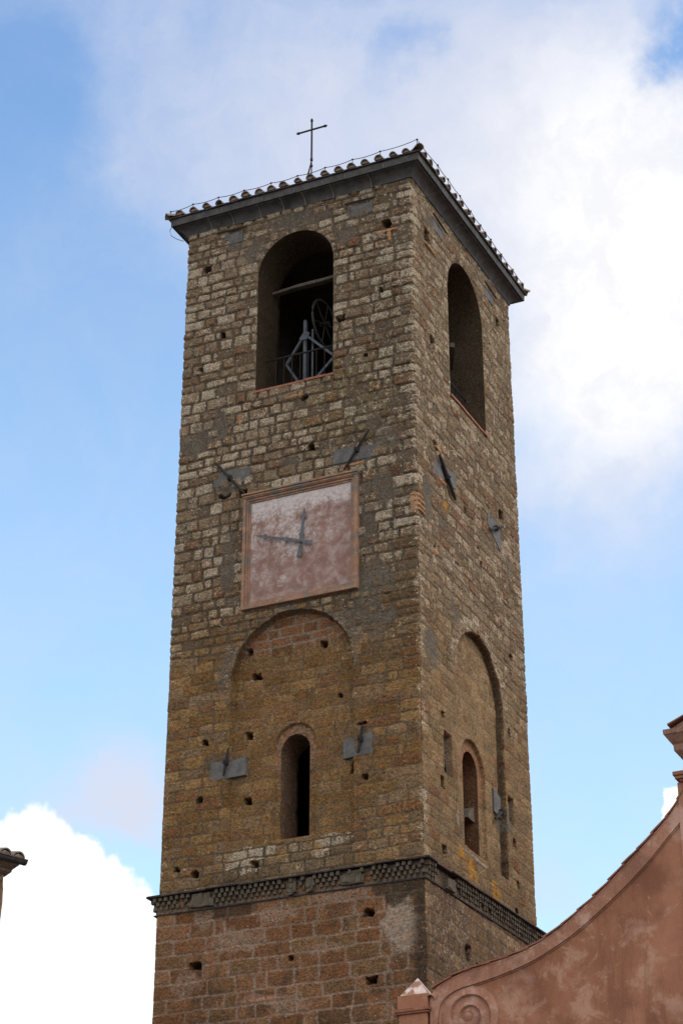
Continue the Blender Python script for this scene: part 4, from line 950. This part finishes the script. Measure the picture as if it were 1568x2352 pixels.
b.add(vs, fs); mottled('stained_cornice', (0.19, 0.10, 0.07), (0.29, 0.16, 0.11), 5, (0.10, 0.06, 0.048), 2.5, .48, .62); b.build('entablature', M['stained_cornice'], ch, fixn=False)
b = MB(); b.prism([(6.13, 17.57), (10.15, 19.47), (14.2, 17.57)], lambda u, w, d: Vector((u, FY-d, w)), -.6, .40); b.build('gable', M['stained_cornice'], ch)
b = MB()
for k in range(9):
    s0 = k*.5; a_ = (6.09+s0, 17.60+s0*.46+.03); c_ = (6.09+s0+.56, 17.60+(s0+.56)*.46)
    b.prism([a_, c_, (c_[0], c_[1]+.03), (a_[0], a_[1]+.03)], FF, -.6, .47)
b.build('gable_tiles', M['terracotta'], ch)
b = MB(); pbox(b, 6.4, 13.9, 0, 17.0, FY+.6, 22); pbox(b, .6, 6.4, 0, 11.6, FY+.46, 22); b.build('nave', M['pink_plaster'], ch)
b = MB(); b.prism([(6.2, 17.0), (10.15, 18.9), (14.1, 17.0)], lambda u, w, d: Vector((u, d, w)), FY+.62, 22.2); b.build('nave_roof', M['terracotta'], ch)

# ================================================================== STONE HOUSE at the left edge
E_ = Vector((.386, .922, 0)).normalized(); Nn = Vector((.922, -.386, 0)).normalized()
K = Vector((-6.77, -5.0, 0))                          # far right corner of the house
ho = thing('stone_house', 'corner of a rough stone house with tiled eave and gutter at the left edge', 'house', (-9.0, -8.0, 0))
b = MB(); nz_ = 90; vs = []; zz = np.linspace(0, 15.86, 160)
cols_ = [K-E_*9, K-E_*4, K-E_*1.2, K-E_*.6, K-E_*.3, K-E_*.12, K, K-Nn*.25, K-Nn*.6, K-Nn*7]
for j, z in enumerate(zz):
    cidx = int(z/.36)
    for i, p in enumerate(cols_):
        jt = .075*(_T[cidx % 256, 3]-.5)+.05*(float(fbm(z*3.2, i*.7, 3, 8))-.5)
        dirn = (Nn if i < 6 else (E_+Nn).normalized() if i == 6 else E_)
        vs.append(p+dirn*jt+Vector((0, 0, z)))
ncx = len(cols_)
b.add(vs, [(j*ncx+i, j*ncx+i+1, (j+1)*ncx+i+1, (j+1)*ncx+i) for j in range(159) for i in range(ncx-1)])
mottled('house_stone', (0.15, 0.085, 0.055), (0.26, 0.16, 0.09), 3.0, (0.36, 0.27, 0.14), 1.8, .52, .62, bstr=.8, bdist=.04)
b.build('wall', M['house_stone'], ho, fixn=False)
def HP(s, o, z): return K+E_*s+Nn*o+Vector((0, 0, z))       # along the eave, out from the wall, up
b = MB(); b.add([HP(-9, .42, 15.92), HP(.16, .42, 15.92), HP(.16, -7, 18.3), HP(-9, -7, 18.3), HP(-9, .42, 15.97), HP(.16, .42, 15.97), HP(.16, -7, 18.35), HP(-9, -7, 18.35)], [(3, 2, 1, 0), (4, 5, 6, 7), (0, 1, 5, 4), (1, 2, 6, 5), (2, 3, 7, 6)])
ep = [(-.1, 15.76), (.14, 15.80), (.16, 15.84), (.40, 15.88), (.41, 15.93), (-.1, 16.05)]
b.add([HP(-9, o, z) for o, z in ep]+[HP(.10, o, z) for o, z in ep], [tuple(range(5, -1, -1)), tuple(range(6, 12))]+[(i, (i+1) % 6, 6+(i+1) % 6, 6+i) for i in range(6)])
r_ = random.Random(77)
for i in range(34):
    s_ = .02-i*.30
    for q in range(3):
        p0 = HP(s_+r_.uniform(-.02, .02), .46-q*.4, 15.985+q*.136+r_.uniform(-.01, .01)); p1 = HP(s_, .46-q*.4-.46, 15.985+(q*.4+.46)*.34-.02); barrel(b, p0, p1, E_, .15, .125, .025)
        if q == 0: b.tube([p0+Vector((0, 0, -.02)), p0.lerp(p1, .2)], .11, 7)
b.build('roof', M['roof_tile'], ho, fixn=False)
b = MB(); seg = 9; A = []; B_ = []
for k in range(seg+1):
    t = math.pi+math.pi*k/seg; dx, dz = math.cos(t)*.085, math.sin(t)*.085
    A.append(HP(-9, .47+dx, 15.955+dz)); B_.append(HP(.19, .47+dx, 15.955+dz))
b.strip(A, B_); b.add(B_, [tuple(range(seg+1))]); b.tube([HP(-9, .555, 15.96), HP(.19, .555, 15.96)], .014, 6)
b.build('gutter', M['slate'], ho, fixn=False)
